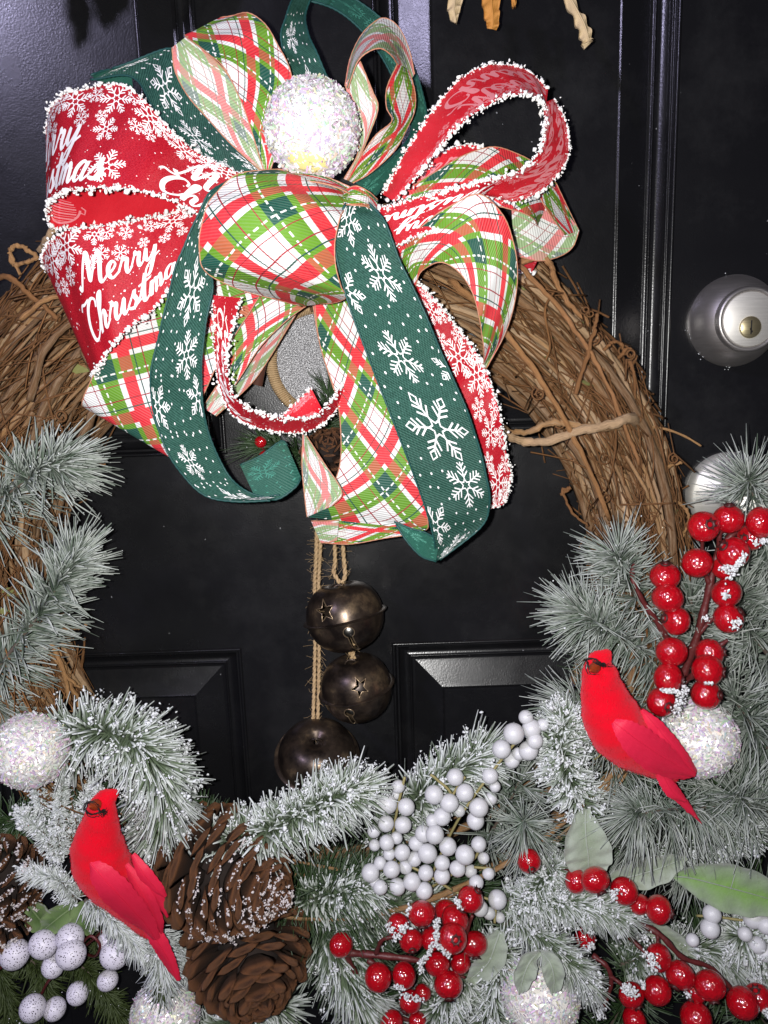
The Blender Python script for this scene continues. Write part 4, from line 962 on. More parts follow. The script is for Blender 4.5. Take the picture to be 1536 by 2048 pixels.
for lab, st, L, n, kw in [
    ('snow-flocked branch arching over the dark gap, right of left glitter ball', [(110, 1470, .055), (190, 1462, .070), (262, 1482, .080), (312, 1535, .082), (328, 1600, .078), (318, 1668, .070)], 88, 1150, dict(a0=74, a1=52, snow=620, tipl=.95, flat=.35)),
    ('snow-flocked branch above the large pine cone, tip below the lowest bell', [(380, 1705, .055), (480, 1680, .066), (560, 1650, .074), (640, 1610, .080), (712, 1580, .082)], 80, 1150, dict(a0=72, a1=48, snow=560, flat=.35)),
    ('snow-flocked needles standing up behind white berries', [(740, 1690, .035), (820, 1610, .048), (900, 1550, .055), (960, 1510, .058)], 92, 620, dict(a0=58, a1=32, snow=240)),
    ('thick snow-flocked tuft between right bird and white berries', [(1190, 1640, .06), (1140, 1560, .070), (1120, 1490, .075), (1130, 1440, .075)], 66, 620, dict(a0=70, a1=50, snow=620)),
    ('bushy flocked branch at bottom right, tip under the red berry row', [(1010, 1800, .065), (1090, 1800, .080), (1170, 1812, .088), (1240, 1828, .090)], 56, 1050, dict(a0=66, a1=40, snow=330, rad=.0007)),
    ('bushy flocked branch with upturned tip, beside lone red berry', [(1000, 1860, .06), (1060, 1800, .075), (1090, 1755, .080), (1110, 1735, .080)], 50, 620, dict(a0=70, a1=55, snow=260, rad=.0007)),
    ('flocked branch pointing down right of the bottom glitter ball', [(1030, 1830, .07), (1090, 1880, .084), (1145, 1930, .090), (1175, 1970, .090)], 56, 760, dict(a0=62, a1=42, snow=260, rad=.0007)),
    ('flocked branch at lower right corner behind the red berries', [(1240, 1930, .045), (1330, 1900, .055), (1420, 1900, .062), (1470, 1930, .064)], 62, 760, dict(a0=70, a1=50, snow=240, rad=.0007)),
    ('snowy flocked branch at right edge above the lowest berries', [(1560, 1960, .055), (1520, 1900, .065), (1480, 1870, .07)], 60, 520, dict(a0=75, a1=55, snow=380)),
    ('flocked branch running down under the red berry cluster', [(640, 1850, .04), (680, 1930, .056), (720, 2000, .064), (740, 2060, .066)], 84, 720, dict(a0=60, a1=45, snow=120)),
    ('flocked branch below the red berry cluster', [(860, 2080, .05), (880, 2010, .06), (940, 1950, .064)], 72, 560, dict(a0=70, a1=55, snow=160)),
    ('flocked branch left of the bottom glitter ball', [(960, 2080, .05), (985, 1990, .065), (1000, 1900, .07)], 66, 560, dict(a0=70, a1=55, snow=160)),
    ('flocked branch at left below the lower pine cone', [(400, 2090, .04), (470, 2040, .05), (560, 2010, .055)], 72, 480, dict(a0=70, a1=55, snow=80)),
    ('pale flocked branch filling the gap right of the pine cones', [(600, 1800, .045), (670, 1790, .056), (740, 1775, .062)], 66, 420, dict(a0=66, a1=45, snow=70)),
    ('pale flocked branch under the white berry cluster', [(700, 1850, .04), (780, 1810, .052), (860, 1800, .056)], 60, 380, dict(a0=66, a1=48, snow=60)),
    ('snowy flocked branch beside felted leaf at right', [(1290, 1700, .055), (1400, 1690, .062), (1500, 1660, .064)], 52, 480, dict(a0=75, a1=55, snow=300))]:
    k = dict(F); k.update(kw); pick(lab, st, L, n, **k)
S_ = dict(style='flock', name='frosted_sprig', rad=.0006, frost=(.55, 1.1))
for lab, st, L, n, kw in [
    ('small feathery frosted sprig, upright, left of the left bird', [(120, 1720, .055), (118, 1640, .066), (126, 1560, .072)], 26, 420, dict(a0=58, a1=40, snow=130)),
    ('small feathery frosted sprig leaning left, by the left pine cone', [(120, 1722, .055), (85, 1665, .066), (45, 1628, .070)], 26, 380, dict(a0=58, a1=40, snow=130)),
    ('small feathery frosted sprig behind the head of left bird', [(140, 1700, .050), (165, 1620, .060), (190, 1570, .066)], 26, 360, dict(a0=58, a1=40, snow=160)),
    ('small frosted sprig rising between glitter ball and left bird', [(90, 1700, .045), (88, 1630, .055), (72, 1580, .060)], 24, 300, dict(a0=58, a1=40, snow=60)),
    ('grey frosted sprig against the breast of left bird', [(155, 1800, .066), (115, 1760, .080), (62, 1745, .082)], 34, 420, dict(a0=55, a1=40, snow=70)),
    ('grey frosted sprig under the wing of left bird', [(170, 1800, .07), (225, 1840, .080), (280, 1900, .084)], 40, 460, dict(a0=60, a1=40, snow=40)),
    ('grey frosted sprig drooping beside the tail of left bird', [(290, 1850, .06), (320, 1910, .074), (330, 1970, .078)], 52, 460, dict(a0=58, a1=40, snow=20)),
    ('frosted sprig at right of bird tail, under pine cone', [(330, 1870, .05), (365, 1905, .060), (372, 1950, .062)], 32, 260, dict(a0=60, a1=45, snow=10))]:
    k = dict(S_); k.update(kw); pick(lab, st, L, n, **k)
G_ = dict(style='fir', name='green_branch', rad=.00055, frost=(-.3, .35))
for lab, st, L, n, kw in [
    ('dark green pine branch right of large pine cone', [(560, 1830, .035), (650, 1780, .050), (740, 1760, .056)], 120, 620, dict(a0=60, a1=45)),
    ('deep green pine branch between pine cone and red berries', [(600, 1720, .025), (680, 1830, .04), (700, 1900, .045)], 120, 560, dict(a0=70, a1=50)),
    ('dark green branch behind the white berry cluster', [(760, 1720, .02), (860, 1760, .032), (960, 1780, .036)], 105, 620, dict(a0=75, a1=50)),
    ('dark green branch in the shade under the white berries', [(980, 1760, .02), (900, 1850, .032), (860, 1930, .036)], 100, 560, dict(a0=75, a1=50)),
    ('green branch deep behind bottom red berries', [(780, 2090, .02), (760, 2000, .032), (720, 1900, .036)], 110, 560, dict(a0=75, a1=50)),
    ('green branch behind the frosted tuft at right', [(1150, 1760, .02), (1200, 1640, .035), (1250, 1560, .04)], 100, 620, dict(a0=75, a1=50)),
    ('green branch at bottom right behind berry stems', [(1200, 2090, .02), (1260, 1980, .035), (1290, 1880, .04)], 100, 620, dict(a0=75, a1=50)),
    ('dark branch at lower right edge under the green leaf', [(1560, 2080, .02), (1470, 1980, .032), (1400, 1880, .036)], 110, 620, dict(a0=75, a1=50)),
    ('dark green branch behind left glitter ball', [(0, 1640, .03), (50, 1640, .045), (110, 1620, .05)], 70, 420, dict(a0=70, a1=50)),
    ('dark branch behind the flocked arch at left', [(150, 1560, .03), (240, 1560, .040), (310, 1640, .045)], 90, 420, dict(a0=70, a1=50)),
    ('green branch behind right greenery near the black door', [(1300, 1560, .025), (1240, 1420, .035), (1210, 1290, .04)], 100, 560, dict(a0=75, a1=50)),
    ('green branch at far right behind the glitter ball', [(1540, 1700, .025), (1460, 1600, .035), (1420, 1500, .04)], 110, 560, dict(a0=75, a1=50)),
    ('short green branch peeping left of lowest bell', [(470, 1700, .03), (430, 1650, .04), (398, 1612, .045)], 52, 300, dict(a0=60, a1=40)),
    ('small dark green sprig with bead berries inside the bow', [(660, 930, .020), (580, 900, .032), (520, 890, .040)], 88, 300, dict(a0=55, a1=40, rad=.0003)),
    ('small dark green sprig below the silver disc', [(640, 880, .018), (650, 840, .028), (660, 790, .034)], 70, 260, dict(a0=55, a1=40, rad=.0003))]:
    k = dict(G_); k.update(kw); pick(lab, st, L, n, **k)
C_ = dict(style='cedar', name='cedar_sprig', rad=.0007, frost=(-.2, .3))
for lab, st, L, n in [
    ('dark mossy cedar sprig at bottom left under speckled berries', [(40, 1900, .03), (90, 1960, .045), (60, 2040, .05)], 44, 620),
    ('dark mossy cedar sprig between the speckled berries and glitter ball', [(110, 1880, .03), (190, 1960, .05), (250, 2050, .055)], 44, 700),
    ('dark mossy cedar sprig at bottom left corner', [(-30, 1860, .03), (0, 1950, .045), (20, 2060, .05)], 48, 560),
    ('dark mossy cedar sprig in front of the bottom glitter ball', [(310, 1890, .06), (318, 1960, .080), (325, 2000, .084)], 22, 160),
    ('dark mossy cedar sprig behind the left bird', [(150, 1880, .02), (230, 1850, .035), (300, 1800, .04)], 56, 560)]:
    pick(lab, st, L, n, a0=60, a1=45, **C_)

# ------------------------------------------------------------------ felted and glazed leaves
def leaf_mesh(name, pts, mt, parent, wavy=.0012, fold=.002, teeth=0.0):
    """pts along the midrib: (px, py, d, half width in px); rounded blade with thickness"""
    mid = cr([P(*p[:3]) for p in pts], 8); w = cr([[p[3]] for p in pts], 8)[:, 0]; n = len(mid); m_ = mpp(mid[n//2])
    T = norm(np.gradient(mid, axis=0)); sd = norm(np.cross(T, look)); nr = np.cross(sd, T); nr = nr*np.sign((nr @ CV).mean()); k = 9
    V = []; uv = []
    for side in (0, -.0006):
        for i in range(n):
            for j in range(k):
                f = 2*j/(k-1)-1; e = 1+teeth*(i % 2)*(abs(f) > .9)
                V.append(mid[i]+sd[i]*max(w[i], .3)*m_*f*e+nr[i]*(abs(f)*fold+wavy*math.sin(i*.9+f*2.2)*abs(f)+side)); uv.append((i/(n-1), j/(k-1)))
    I = np.arange(n*k).reshape(n, k); q = np.stack([I[:-1, :-1], I[1:, :-1], I[1:, 1:], I[:-1, 1:]], -1).reshape(-1, 4)
    N2 = n*k; ed = np.concatenate([I[:, 0], I[-1, 1:], I[::-1, -1][1:], I[0, ::-1][1:-1]]); rim = [(ed[a], ed[(a+1) % len(ed)], ed[(a+1) % len(ed)]+N2, ed[a]+N2) for a in range(len(ed))]
    return mk(name, V, np.concatenate([q, q[:, ::-1]+N2, np.array(rim)]), mt, parent, True, None, np.array(uv))
def leaf(label, name, pts, mt, cat='leaf', group=None, **kw):
    o = thing(name, label, cat, P(*pts[0][:3]), group); leaf_mesh('blade', pts, M[mt], o, **kw)
    mid = cr([P(p[0], p[1], p[2]) for p in pts], 6)+CV*.0007; V, q, t = tube(mid, np.linspace(.0007, .0002, len(mid)), 5); mk('midrib', V, [q, t], M[mt], o); return o
leaf('grey-green felted leaf with square tip, below the right bird', 'felted_leaf', [(1172, 1618, .078, 6), (1170, 1640, .084, 24), (1172, 1680, .090, 43), (1176, 1712, .092, 48), (1176, 1735, .092, 38), (1174, 1748, .090, 14)], 'lamb')
leaf('pale felted leaf pointing right, touching the big green leaf', 'felted_leaf', [(1222, 1758, .078, 10), (1262, 1752, .082, 28), (1312, 1738, .086, 31), (1352, 1722, .088, 17), (1372, 1712, .088, 3)], 'lamb')
leaf('large leaf with a bright green centre at right edge', 'felted_leaf', [(1345, 1752, .086, 3), (1380, 1755, .088, 26), (1440, 1770, .092, 46), (1500, 1786, .094, 46), (1550, 1800, .094, 30), (1600, 1810, .092, 5)], 'lamb_green')
leaf('narrow pale felted leaf under red berries at right', 'felted_leaf', [(1262, 1838, .062, 4), (1310, 1860, .066, 18), (1350, 1885, .068, 20), (1392, 1910, .068, 4)], 'lamb')
leaf('small grey felted leaf just right of the red berry cluster', 'felted_leaf', [(1000, 1862, .076, 8), (990, 1890, .082, 26), (976, 1925, .084, 28), (950, 1950, .082, 16), (935, 1962, .08, 3)], 'lamb')
leaf('small grey leaf lying on the bottom glitter ball, left one', 'felted_leaf', [(1078, 1902, .100, 4), (1058, 1925, .110, 20), (1046, 1955, .112, 20), (1040, 1985, .112, 4)], 'lamb')
leaf('small grey leaf lying on the bottom glitter ball, right one', 'felted_leaf', [(1082, 1902, .100, 4), (1100, 1925, .112, 20), (1108, 1955, .114, 20), (1106, 1985, .112, 4)], 'lamb')
leaf('glazed green leaf above speckled berries, pale edge, left one', 'holly_leaf', [(55, 1800, .062, 4), (68, 1822, .070, 22), (84, 1842, .072, 28), (100, 1858, .070, 6)], 'holly')
leaf('glazed green leaf above speckled berries, darkest of three', 'holly_leaf', [(150, 1812, .064, 4), (130, 1825, .070, 20), (105, 1845, .074, 24), (84, 1862, .072, 4)], 'holly')
leaf('glazed green leaf under the belly of left bird', 'holly_leaf', [(185, 1805, .062, 5), (172, 1825, .068, 28), (172, 1850, .070, 24), (182, 1870, .068, 3)], 'holly')

# ------------------------------------------------------------------ berries
BV, BT = ICO4[0].copy(), ICO4[1]
zz = BV[:, 2]; rr_ = np.hypot(BV[:, 0], BV[:, 1]); BV = BV*(1-.07*np.exp(-(rr_/.28)**2)*(zz > 0))[:, None]*[1, 1, .94]
BERRY = rawmesh('red_berry', BV, BT, M['berry'])
def calyx_mesh():
    mb = MB(); V, q = lathe([(.05, .84), (.25, .84), (.33, .93), (.30, 1.02), (.20, .97), (.15, .86)], 12); mb.add(V, q=q)
    for k in range(7):
        a = k*.9; d = np.array([math.cos(a), math.sin(a), 0]); n = np.array([-d[1], d[0], 0])
        mb.add([d*.26+n*.11+[0, 0, .93], d*.26-n*.11+[0, 0, .93], d*.46+[0, 0, 1.10], d*.25+[0, 0, 1.01]], t=[(0, 1, 2), (0, 2, 3), (1, 3, 2)])
    return rawmesh('calyx', np.concatenate(mb.v), mb.fs(), M['calyx'])
CALYX = calyx_mesh()
def berry_branch(label, berries, stems, snow=(), d0=.085):
    o = thing('red_berry_branch', label, 'berry branch', P(*stems[0][0][:3]), 'red berry branches tucked among the needles')
    for st in stems:
        p = pathpx([s[:3] for s in st]); r = st[0][3] if len(st[0]) > 3 else .0020
        r_ = r*np.linspace(1.1, .7, len(p))*(1+.15*np.sin(np.arange(len(p))*1.3)); V, q, t = tube(p, r_, 7); mk('stem', V, [q, t], M['red_stem'], o)
    for b in berries:
        x, y, r, d = b[:4]; ax = b[4] if len(b) > 4 else None
        c = P(x, y, d); R_ = r*mpp(c)
        if ax: a = rt*ax[0]-upv*ax[1]+CV*ax[2]
        else: a = rng.normal(0, 1, 3)*[1, .4, 1]+[0, .7 if rng.random() < .6 else -.6, 0]
        q = place(BERRY, 'berry', o, c, axisframe(a, (.3, .1, .9)), R_*np.array([1, 1, rng.uniform(.93, 1.03)]))
        if ax or a[1] < .1: k = bpy.data.objects.new('calyx', CALYX); link(k, q)
    if snow:
        mb = MB()
        for (x0, y0, x1, y1, d, n, s) in snow:
            n = int(n*.85); f = rng.random(n); C = np.array([P(x0+(x1-x0)*a+rng.normal(0, s), y0+(y1-y0)*a+rng.normal(0, s), d+rng.normal(0, .002)) for a in f]); blobs(mb, C, rng.uniform(.0004, .0011, n), ICO1, .4)
        mb.build('snow', M['snow'], o, stuff=True)
    return o
D1 = .092
berry_branch('upright dark red stem crowded with glossy red berries above the right bird',
    [(1407, 1053, 31, D1+.012, (.05, -.15, .9)), (1457, 1038, 30, D1+.006, (-.1, -.9, .3)), (1522, 1045, 32, D1+.012, (.6, -.1, .7)), (1502, 1074, 27, D1), (1394, 1126, 30, D1+.006), (1466, 1106, 33, D1+.012), (1447, 1136, 25, D1-.004),
     (1330, 1152, 30, D1+.002, (-.1, -.9, .35)), (1335, 1196, 31, D1+.010), (1352, 1241, 29, D1+.008, (-.95, -.2, .25)), (1453, 1186, 30, D1+.006), (1457, 1237, 30, D1+.010, (.6, -.55, .5)), (1343, 1304, 31, D1+.006), (1419, 1306, 29, D1+.002, (.9, -.1, .2)),
     (1415, 1340, 32, D1+.014, (.75, .05, .45)), (1336, 1356, 31, D1+.012), (1412, 1389, 30, D1+.010), (1323, 1404, 29, D1+.006, (.15, .1, .95))],
    [[(1360, 1370, .078, .0026), (1395, 1270, .084), (1420, 1170, .086), (1436, 1105, .086), (1470, 1065, .086), (1510, 1045, .086)], [(1348, 1300, .080, .0022), (1315, 1245, .084), (1278, 1190, .086), (1264, 1150, .086), (1270, 1128, .086)],
     [(1420, 1170, .086, .0018), (1405, 1130, .088), (1405, 1070, .094)], [(1395, 1270, .084, .0016), (1430, 1230, .088), (1452, 1200, .092)], [(1365, 1365, .08, .002), (1392, 1345, .088), (1430, 1300, .09), (1455, 1280, .09)], [(1436, 1105, .086, .0016), (1440, 1070, .09), (1452, 1045, .094)]],
    [(1490, 1110, 1455, 1160, D1+.028, 120, 4), (1445, 1140, 1475, 1135, D1+.02, 60, 4), (1325, 1380, 1365, 1385, D1+.024, 90, 3), (1372, 1375, 1352, 1425, D1+.02, 130, 6), (1470, 1250, 1474, 1245, D1+.034, 50, 5), (1447, 1190, 1455, 1192, D1+.030, 30, 4), (1411, 1235, 1413, 1236, .1, 24, 4), (1510, 1085, 1540, 1080, D1+.02, 60, 4), (1405, 1366, 1428, 1368, D1+.028, 16, 1)])
D2 = .082
berry_branch('cluster of glossy red berries with snow at bottom centre under white berries',
    [(941, 1798, 26, D2+.014, (.5, -.7, .2)), (843, 1827, 27, D2+.014), (910, 1838, 28, D2+.006), (893, 1824, 25, D2-.004), (796, 1851, 23, D2+.004), (822, 1881, 24, D2+.008), (863, 1877, 23, D2+.004), (905, 1876, 29, D2+.022, (.15, -.35, .9)), (949, 1888, 27, D2), (874, 1928, 25, D2+.006),
     (921, 1926, 21, D2-.004), (897, 1970, 29, D2+.014, (0, .65, .7)), (756, 1955, 27, D2+.010), (808, 1951, 25, D2+.006), (682, 1890, 24, D2-.004), (820, 2003, 23, D2-.004), (846, 1985, 17, D2-.008), (783, 2045, 24, D2), (835, 2042, 18, D2-.006)],
    [[(690, 1905, .070, .0026), (750, 1910, .076), (820, 1918, .078), (880, 1930, .078)], [(752, 1908, .076, .0016), (765, 1880, .084), (800, 1872, .086)], [(735, 1920, .072, .002), (770, 1940, .076), (800, 1960, .078)], [(880, 1930, .078, .0016), (925, 1880, .084), (945, 1830, .086)], [(690, 1905, .070, .002), (720, 1960, .066), (770, 2020, .066), (830, 2045, .066)], [(880, 1930, .078, .0014), (900, 1945, .082), (930, 1955, .082)]],
    [(876, 1838, 872, 1885, D2+.03, 120, 3), (872, 1888, 900, 1912, D2+.03, 90, 3), (868, 1890, 845, 1925, D2+.024, 90, 3), (822, 1812, 815, 1830, D2+.014, 50, 3), (815, 1850, 790, 1875, D2+.024, 90, 4), (776, 1848, 782, 1862, D2+.018, 40, 3), (790, 1972, 808, 1980, D2+.018, 40, 3), (912, 1795, 920, 1815, D2+.022, 50, 3), (806, 1992, 845, 1998, D2+.01, 70, 4), (843, 1925, 840, 1945, D2+.018, 40, 3)])
D3 = .094
berry_branch('loose spray of glossy red berries across the bottom right corner',
    [(1190, 1760, 29, D3+.010, (.35, .75, .5)), (1152, 1762, 24, D3), (1248, 1782, 27, D3+.008), (1317, 1819, 28, D3+.008, (.9, .2, .2)), (1279, 1809, 21, D3), (1317, 1915, 26, D3+.006), (1360, 1950, 29, D3+.008, (-.5, .6, .4)), (1419, 1971, 31, D3+.012, (.1, .8, .5)), (1314, 1981, 28, D3+.006), (1263, 1990, 26, D3+.004), (1390, 1984, 22, D3),
     (1485, 2006, 31, D3+.010), (1515, 1994, 26, D3+.002), (1392, 2036, 31, D3+.008), (1269, 2040, 25, D3), (1171, 1875, 21, D3-.022), (1171, 1983, 21, D3-.026)],
    [[(1265, 1838, .078, .0022), (1320, 1870, .088), (1365, 1915, .092), (1420, 1935, .092), (1470, 1985, .094)], [(1125, 1736, .078, .0018), (1165, 1742, .086), (1215, 1765, .092), (1280, 1800, .094)], [(1255, 1870, .08, .0016), (1285, 1900, .088), (1310, 1925, .094)], [(1315, 1870, .088, .0014), (1316, 1890, .094), (1317, 1905, .096)], [(1185, 1910, .084, .0018), (1215, 1935, .090), (1222, 1970, .090), (1205, 2020, .09)], [(1218, 1950, .09, .0014), (1245, 1970, .094), (1262, 1985, .096)]],
    [(1292, 1905, 1315, 1945, D3+.026, 110, 5), (1250, 1975, 1268, 1988, D3+.028, 150, 6), (1232, 1778, 1228, 1800, D3+.02, 50, 4), (1285, 1962, 1288, 1975, D3+.016, 40, 3), (1203, 2020, 1198, 2035, .094, 80, 5), (1275, 1870, 1300, 1880, .09, 70, 6), (1372, 1990, 1380, 1992, D3+.014, 30, 3), (1525, 2020, 1540, 2030, D3+.01, 60, 5), (1175, 1895, 1185, 1890, .082, 50, 5)])
berry_branch('lone red berry half covered by flocked needles', [(1058, 1722, 24, .094, (.05, .3, .9))], [[(1064, 1735, .070, .0014), (1075, 1760, .068), (1090, 1790, .064)]])
o = thing('red_bead_sprig', 'two small shiny red beads on a dark sprig inside the bow', 'berry sprig', P(540, 905, .04))
for x, y, r, d in ((521, 884, 12, .052), (530, 914, 13, .054)): c = P(x, y, d); place(BERRY, 'berry', o, c, axisframe((.2, .8, .4)), r*mpp(c))
V, q, t = tube(pathpx([(560, 930, .03), (545, 912, .042), (528, 900, .048), (518, 888, .05)]), .0007, 5); mk('stem', V, [q, t], M['red_stem'], o)
# white berries
WB = rawmesh('white_berry', ICO4[0]*[1, 1, .97], ICO4[1], M['white_berry'])
WL = [(1265, 45, 45), (1190, 145, 65), (1300, 115, 60), (1370, 90, 38), (1115, 240, 58), (1280, 250, 60), (1320, 190, 50), (1180, 310, 48), (1220, 270, 40), (830, 412, 52), (700, 520, 58), (890, 508, 55), (795, 572, 58), (1045, 405, 50), (1075, 470, 35), (1050, 545, 40), (975, 600, 60), (955, 680, 55), (750, 655, 55), (690, 680, 40),
      (855, 620, 38), (480, 470, 42), (470, 520, 30), (415, 578, 60), (530, 595, 53), (405, 698, 50), (510, 705, 52), (330, 745, 40), (335, 830, 36), (410, 815, 48), (470, 785, 38), (635, 760, 52), (705, 765, 57), (590, 820, 46), (505, 875, 50), (785, 838, 55), (660, 880, 60), (425, 885, 38), (370, 940, 40), (580, 915, 45), (890, 890, 60),
      (975, 825, 48), (750, 940, 48), (1005, 910, 36), (310, 1000, 55), (440, 980, 52), (525, 965, 42), (650, 1000, 48), (845, 975, 50), (925, 990, 40), (1035, 1005, 38), (750, 1020, 50), (565, 1055, 55), (370, 1090, 45), (475, 1085, 52), (640, 1110, 52), (960, 1060, 45), (1090, 1165, 58), (985, 1220, 48), (1040, 1250, 38), (1105, 1275, 32), (340, 1060, 35)]
def white_cluster(label, lst, stems, d0, scale, off):
    o = thing('white_berry_branch', label, 'berry branch', P(*stems[0][0][:3]), 'white berry branches')
    for i, (x, y, r) in enumerate(lst):
        d = d0+(r-48)*.00036+.004*math.sin(i*2.4); c = P(x/scale+off[0], y/scale+off[1], d)
        place(WB, 'berry', o, c, axisframe(rng.normal(0, 1, 3)), r/scale*mpp(c))
    for st in stems:
        V, q, t = tube(pathpx(st)-CV*.006, .0010, 6); mk('stem', V, [q, t], M['olive_stem'], o)
    return o
white_cluster('large cluster of matt white berries on olive stems at bottom centre', WL,
    [[(850, 1790, .066), (900, 1680, .076), (935, 1620, .082), (990, 1545, .084), (1030, 1495, .088), (1042, 1488, .09)], [(790, 1740, .066), (786, 1680, .078), (796, 1620, .086), (810, 1560, .088)], [(880, 1660, .076), (905, 1600, .084), (875, 1565, .086), (862, 1555, .086)], [(905, 1600, .084), (920, 1575, .086), (932, 1560, .088)],
     [(850, 1790, .066), (900, 1760, .076), (950, 1725, .084), (960, 1700, .086)], [(950, 1742, .084), (985, 1745, .086)], [(900, 1790, .07), (985, 1810, .078), (992, 1855, .084)], [(760, 1750, .07), (800, 1735, .08), (850, 1755, .084), (905, 1788, .084)]], .082, 3.072, (640, 1420))
white_cluster('few small frosted white berries at right edge below big leaf', [(1424, 1828, 18), (1420, 1857, 19), (1506, 1836, 20), (1532, 1850, 18), (1490, 1868, 14), (1515, 1890, 17), (1385, 1880, 13), (1530, 1905, 18)], [[(1400, 1840, .07), (1440, 1842, .078), (1500, 1850, .082), (1540, 1850, .08)]], .096, 1.0, (0, 0))
SP = rawmesh('speckled_berry', ICO4[0]*[1, 1, 1.06], ICO4[1], M['speckled'])
o = thing('speckled_berry_branch', 'white egg-like berries speckled black at bottom left under red bird', 'berry branch', P(160, 1900, .05))
for x, y, r, d in [(90, 1620, 87, .082), (265, 1560, 82, .080), (430, 1520, 82, .078), (435, 1620, 86, .088), (325, 1690, 68, .072), (660, 1535, 60, .066), (700, 1625, 82, .080), (850, 1540, 66, .064), (660, 1780, 60, .066), (200, 1950, 78, .076), (335, 1955, 66, .068), (475, 1860, 64, .060)]:
    c = P(x/3.065, y/3.065+1380, d); place(SP, 'berry', o, c, axisframe(rng.normal(0, 1, 3)), r/3.065*mpp(c))
for st in [[(160, 1900, .05), (185, 1880, .062), (205, 1862, .07)], [(165, 1905, .05), (190, 1912, .068), (200, 1890, .074), (182, 1872, .074), (165, 1885, .07)], [(-10, 1945, .07), (8, 1930, .075), (25, 1912, .076)], [(82, 1990, .06), (95, 1965, .066), (108, 1950, .068)], [(160, 1900, .05), (120, 1900, .062), (60, 1900, .066)]]:
    V, q, t = tube(pathpx(st), .0011, 6); mk('stem', V, [q, t], M['red_stem'], o)

# ------------------------------------------------------------------ pine cones
def scale_mesh(flare):
    V = []; A = []; q = []
    secs = [(0, .10, .03), (.35, .26, .05), (.68, .46, .075), (.86, .50, .10), (.97, .42, .13), (1.03, .22, .10)]
    k = 6
    for i, (x, w_, th) in enumerate(secs):
        z = flare*x*x
        for j in range(k):
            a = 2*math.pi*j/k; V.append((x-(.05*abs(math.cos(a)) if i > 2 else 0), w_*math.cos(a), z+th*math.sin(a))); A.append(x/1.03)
    for i in range(len(secs)-1):
        for j in range(k): q.append((i*k+j, i*k+(j+1) % k, (i+1)*k+(j+1) % k, (i+1)*k+j))
    n = len(V); V.append((1.06, 0, flare*1.1)); A.append(.97); t = [((len(secs)-1)*k+j, (len(secs)-1)*k+(j+1) % k, n) for j in range(k)]
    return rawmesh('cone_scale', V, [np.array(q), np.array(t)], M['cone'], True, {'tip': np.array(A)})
SCALES = [scale_mesh(f) for f in (.18, .30, .42)]
def pine_cone(label, px, py, d, rpx, lpx, axis, n=110, snow=0, bias=(0, -1, .6)):
    c = P(px, py, d); m_ = mpp(c); R = rpx*m_; L = lpx*m_; ax = norm(rt*axis[0]-upv*axis[1]+CV*axis[2]); F_ = axisframe(ax, (.1, .9, .2))
    o = thing('pine_cone', label, 'pine cone', c, 'brown pine cones on the wreath')
    V, q = lathe([(.001, -L*.5), (R*.42, -L*.44), (R*.50, -L*.2), (R*.42, L*.15), (R*.22, L*.38), (.001, L*.47)], 14); mk('core', (F_ @ V.T).T+c, q, M['cone_core'], o)
    tips = []
    for i in range(n):
        f = (i+.5)/n; z = L*(-.48+.92*f**1.05); a = i*2.39996; prof = math.sin(math.pi*min(1, .22+.80*f)*.97)**.75
        rl = R*prof; tilt = math.radians(-22+95*f**1.3)   # from folded back at the base to closed at the tip
        d_ = F_ @ np.array([math.cos(a)*math.cos(tilt), math.sin(a)*math.cos(tilt), math.sin(tilt)])
        rad0 = R*.33*prof; p0 = c+F_ @ np.array([math.cos(a)*rad0, math.sin(a)*rad0, z*.92]); ln = max(rl-rad0*math.cos(tilt)*.9, R*.30)*rng.uniform(.92, 1.1)
        y_ = norm(np.cross(ax, d_)); z_ = np.cross(d_, y_); M3 = np.stack([d_, y_, z_], 1)
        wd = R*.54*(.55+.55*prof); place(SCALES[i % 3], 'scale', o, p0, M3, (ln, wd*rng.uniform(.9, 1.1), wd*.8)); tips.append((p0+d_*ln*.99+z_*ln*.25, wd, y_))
    if snow:
        mb = MB(); b = norm(rt*bias[0]-upv*bias[1]+CV*bias[2]); T = [t for t in tips if (norm(t[0]-c) @ CV) > -.1]; T.sort(key=lambda t: -(t[0]-c) @ b+rng.normal(0, .006))
        for p, w_, y_ in T[:snow]:
            k = rng.integers(8, 30); C = p+y_*rng.uniform(-.42, .42, (k, 1))*w_+rng.normal(0, .0007, (k, 3)); blobs(mb, C, rng.uniform(.0003, .0010, k), ICO1, .5)
        mb.build('frost', M['frost'], o, stuff=True)
M['cone_core'] = mat('cone_core', (.015, .008, .006), .9)
pine_cone('large snow-tipped pine cone lying sideways above another at bottom left', 455, 1750, .075, 118, 290, (.90, .12, .50), 165, 46, (.1, .2, .9))
pine_cone('large bare brown pine cone under the snow-tipped one, right of left bird', 500, 1905, .072, 122, 210, (.35, .55, .75), 125)
pine_cone('whitish frosted pine cone cut off by the left edge', 8, 1745, .072, 72, 150, (-.3, -.7, .5), 70, 60, (.4, 0, .9))
pine_cone('whitish frosted pine cone at left edge, lower of two', 5, 1835, .070, 64, 130, (-.3, .7, .5), 64, 55, (.4, 0, .9))
pine_cone('small pine cone behind the plaid tail inside the bow', 655, 905, .045, 52, 110, (.1, -.3, .8), 60)

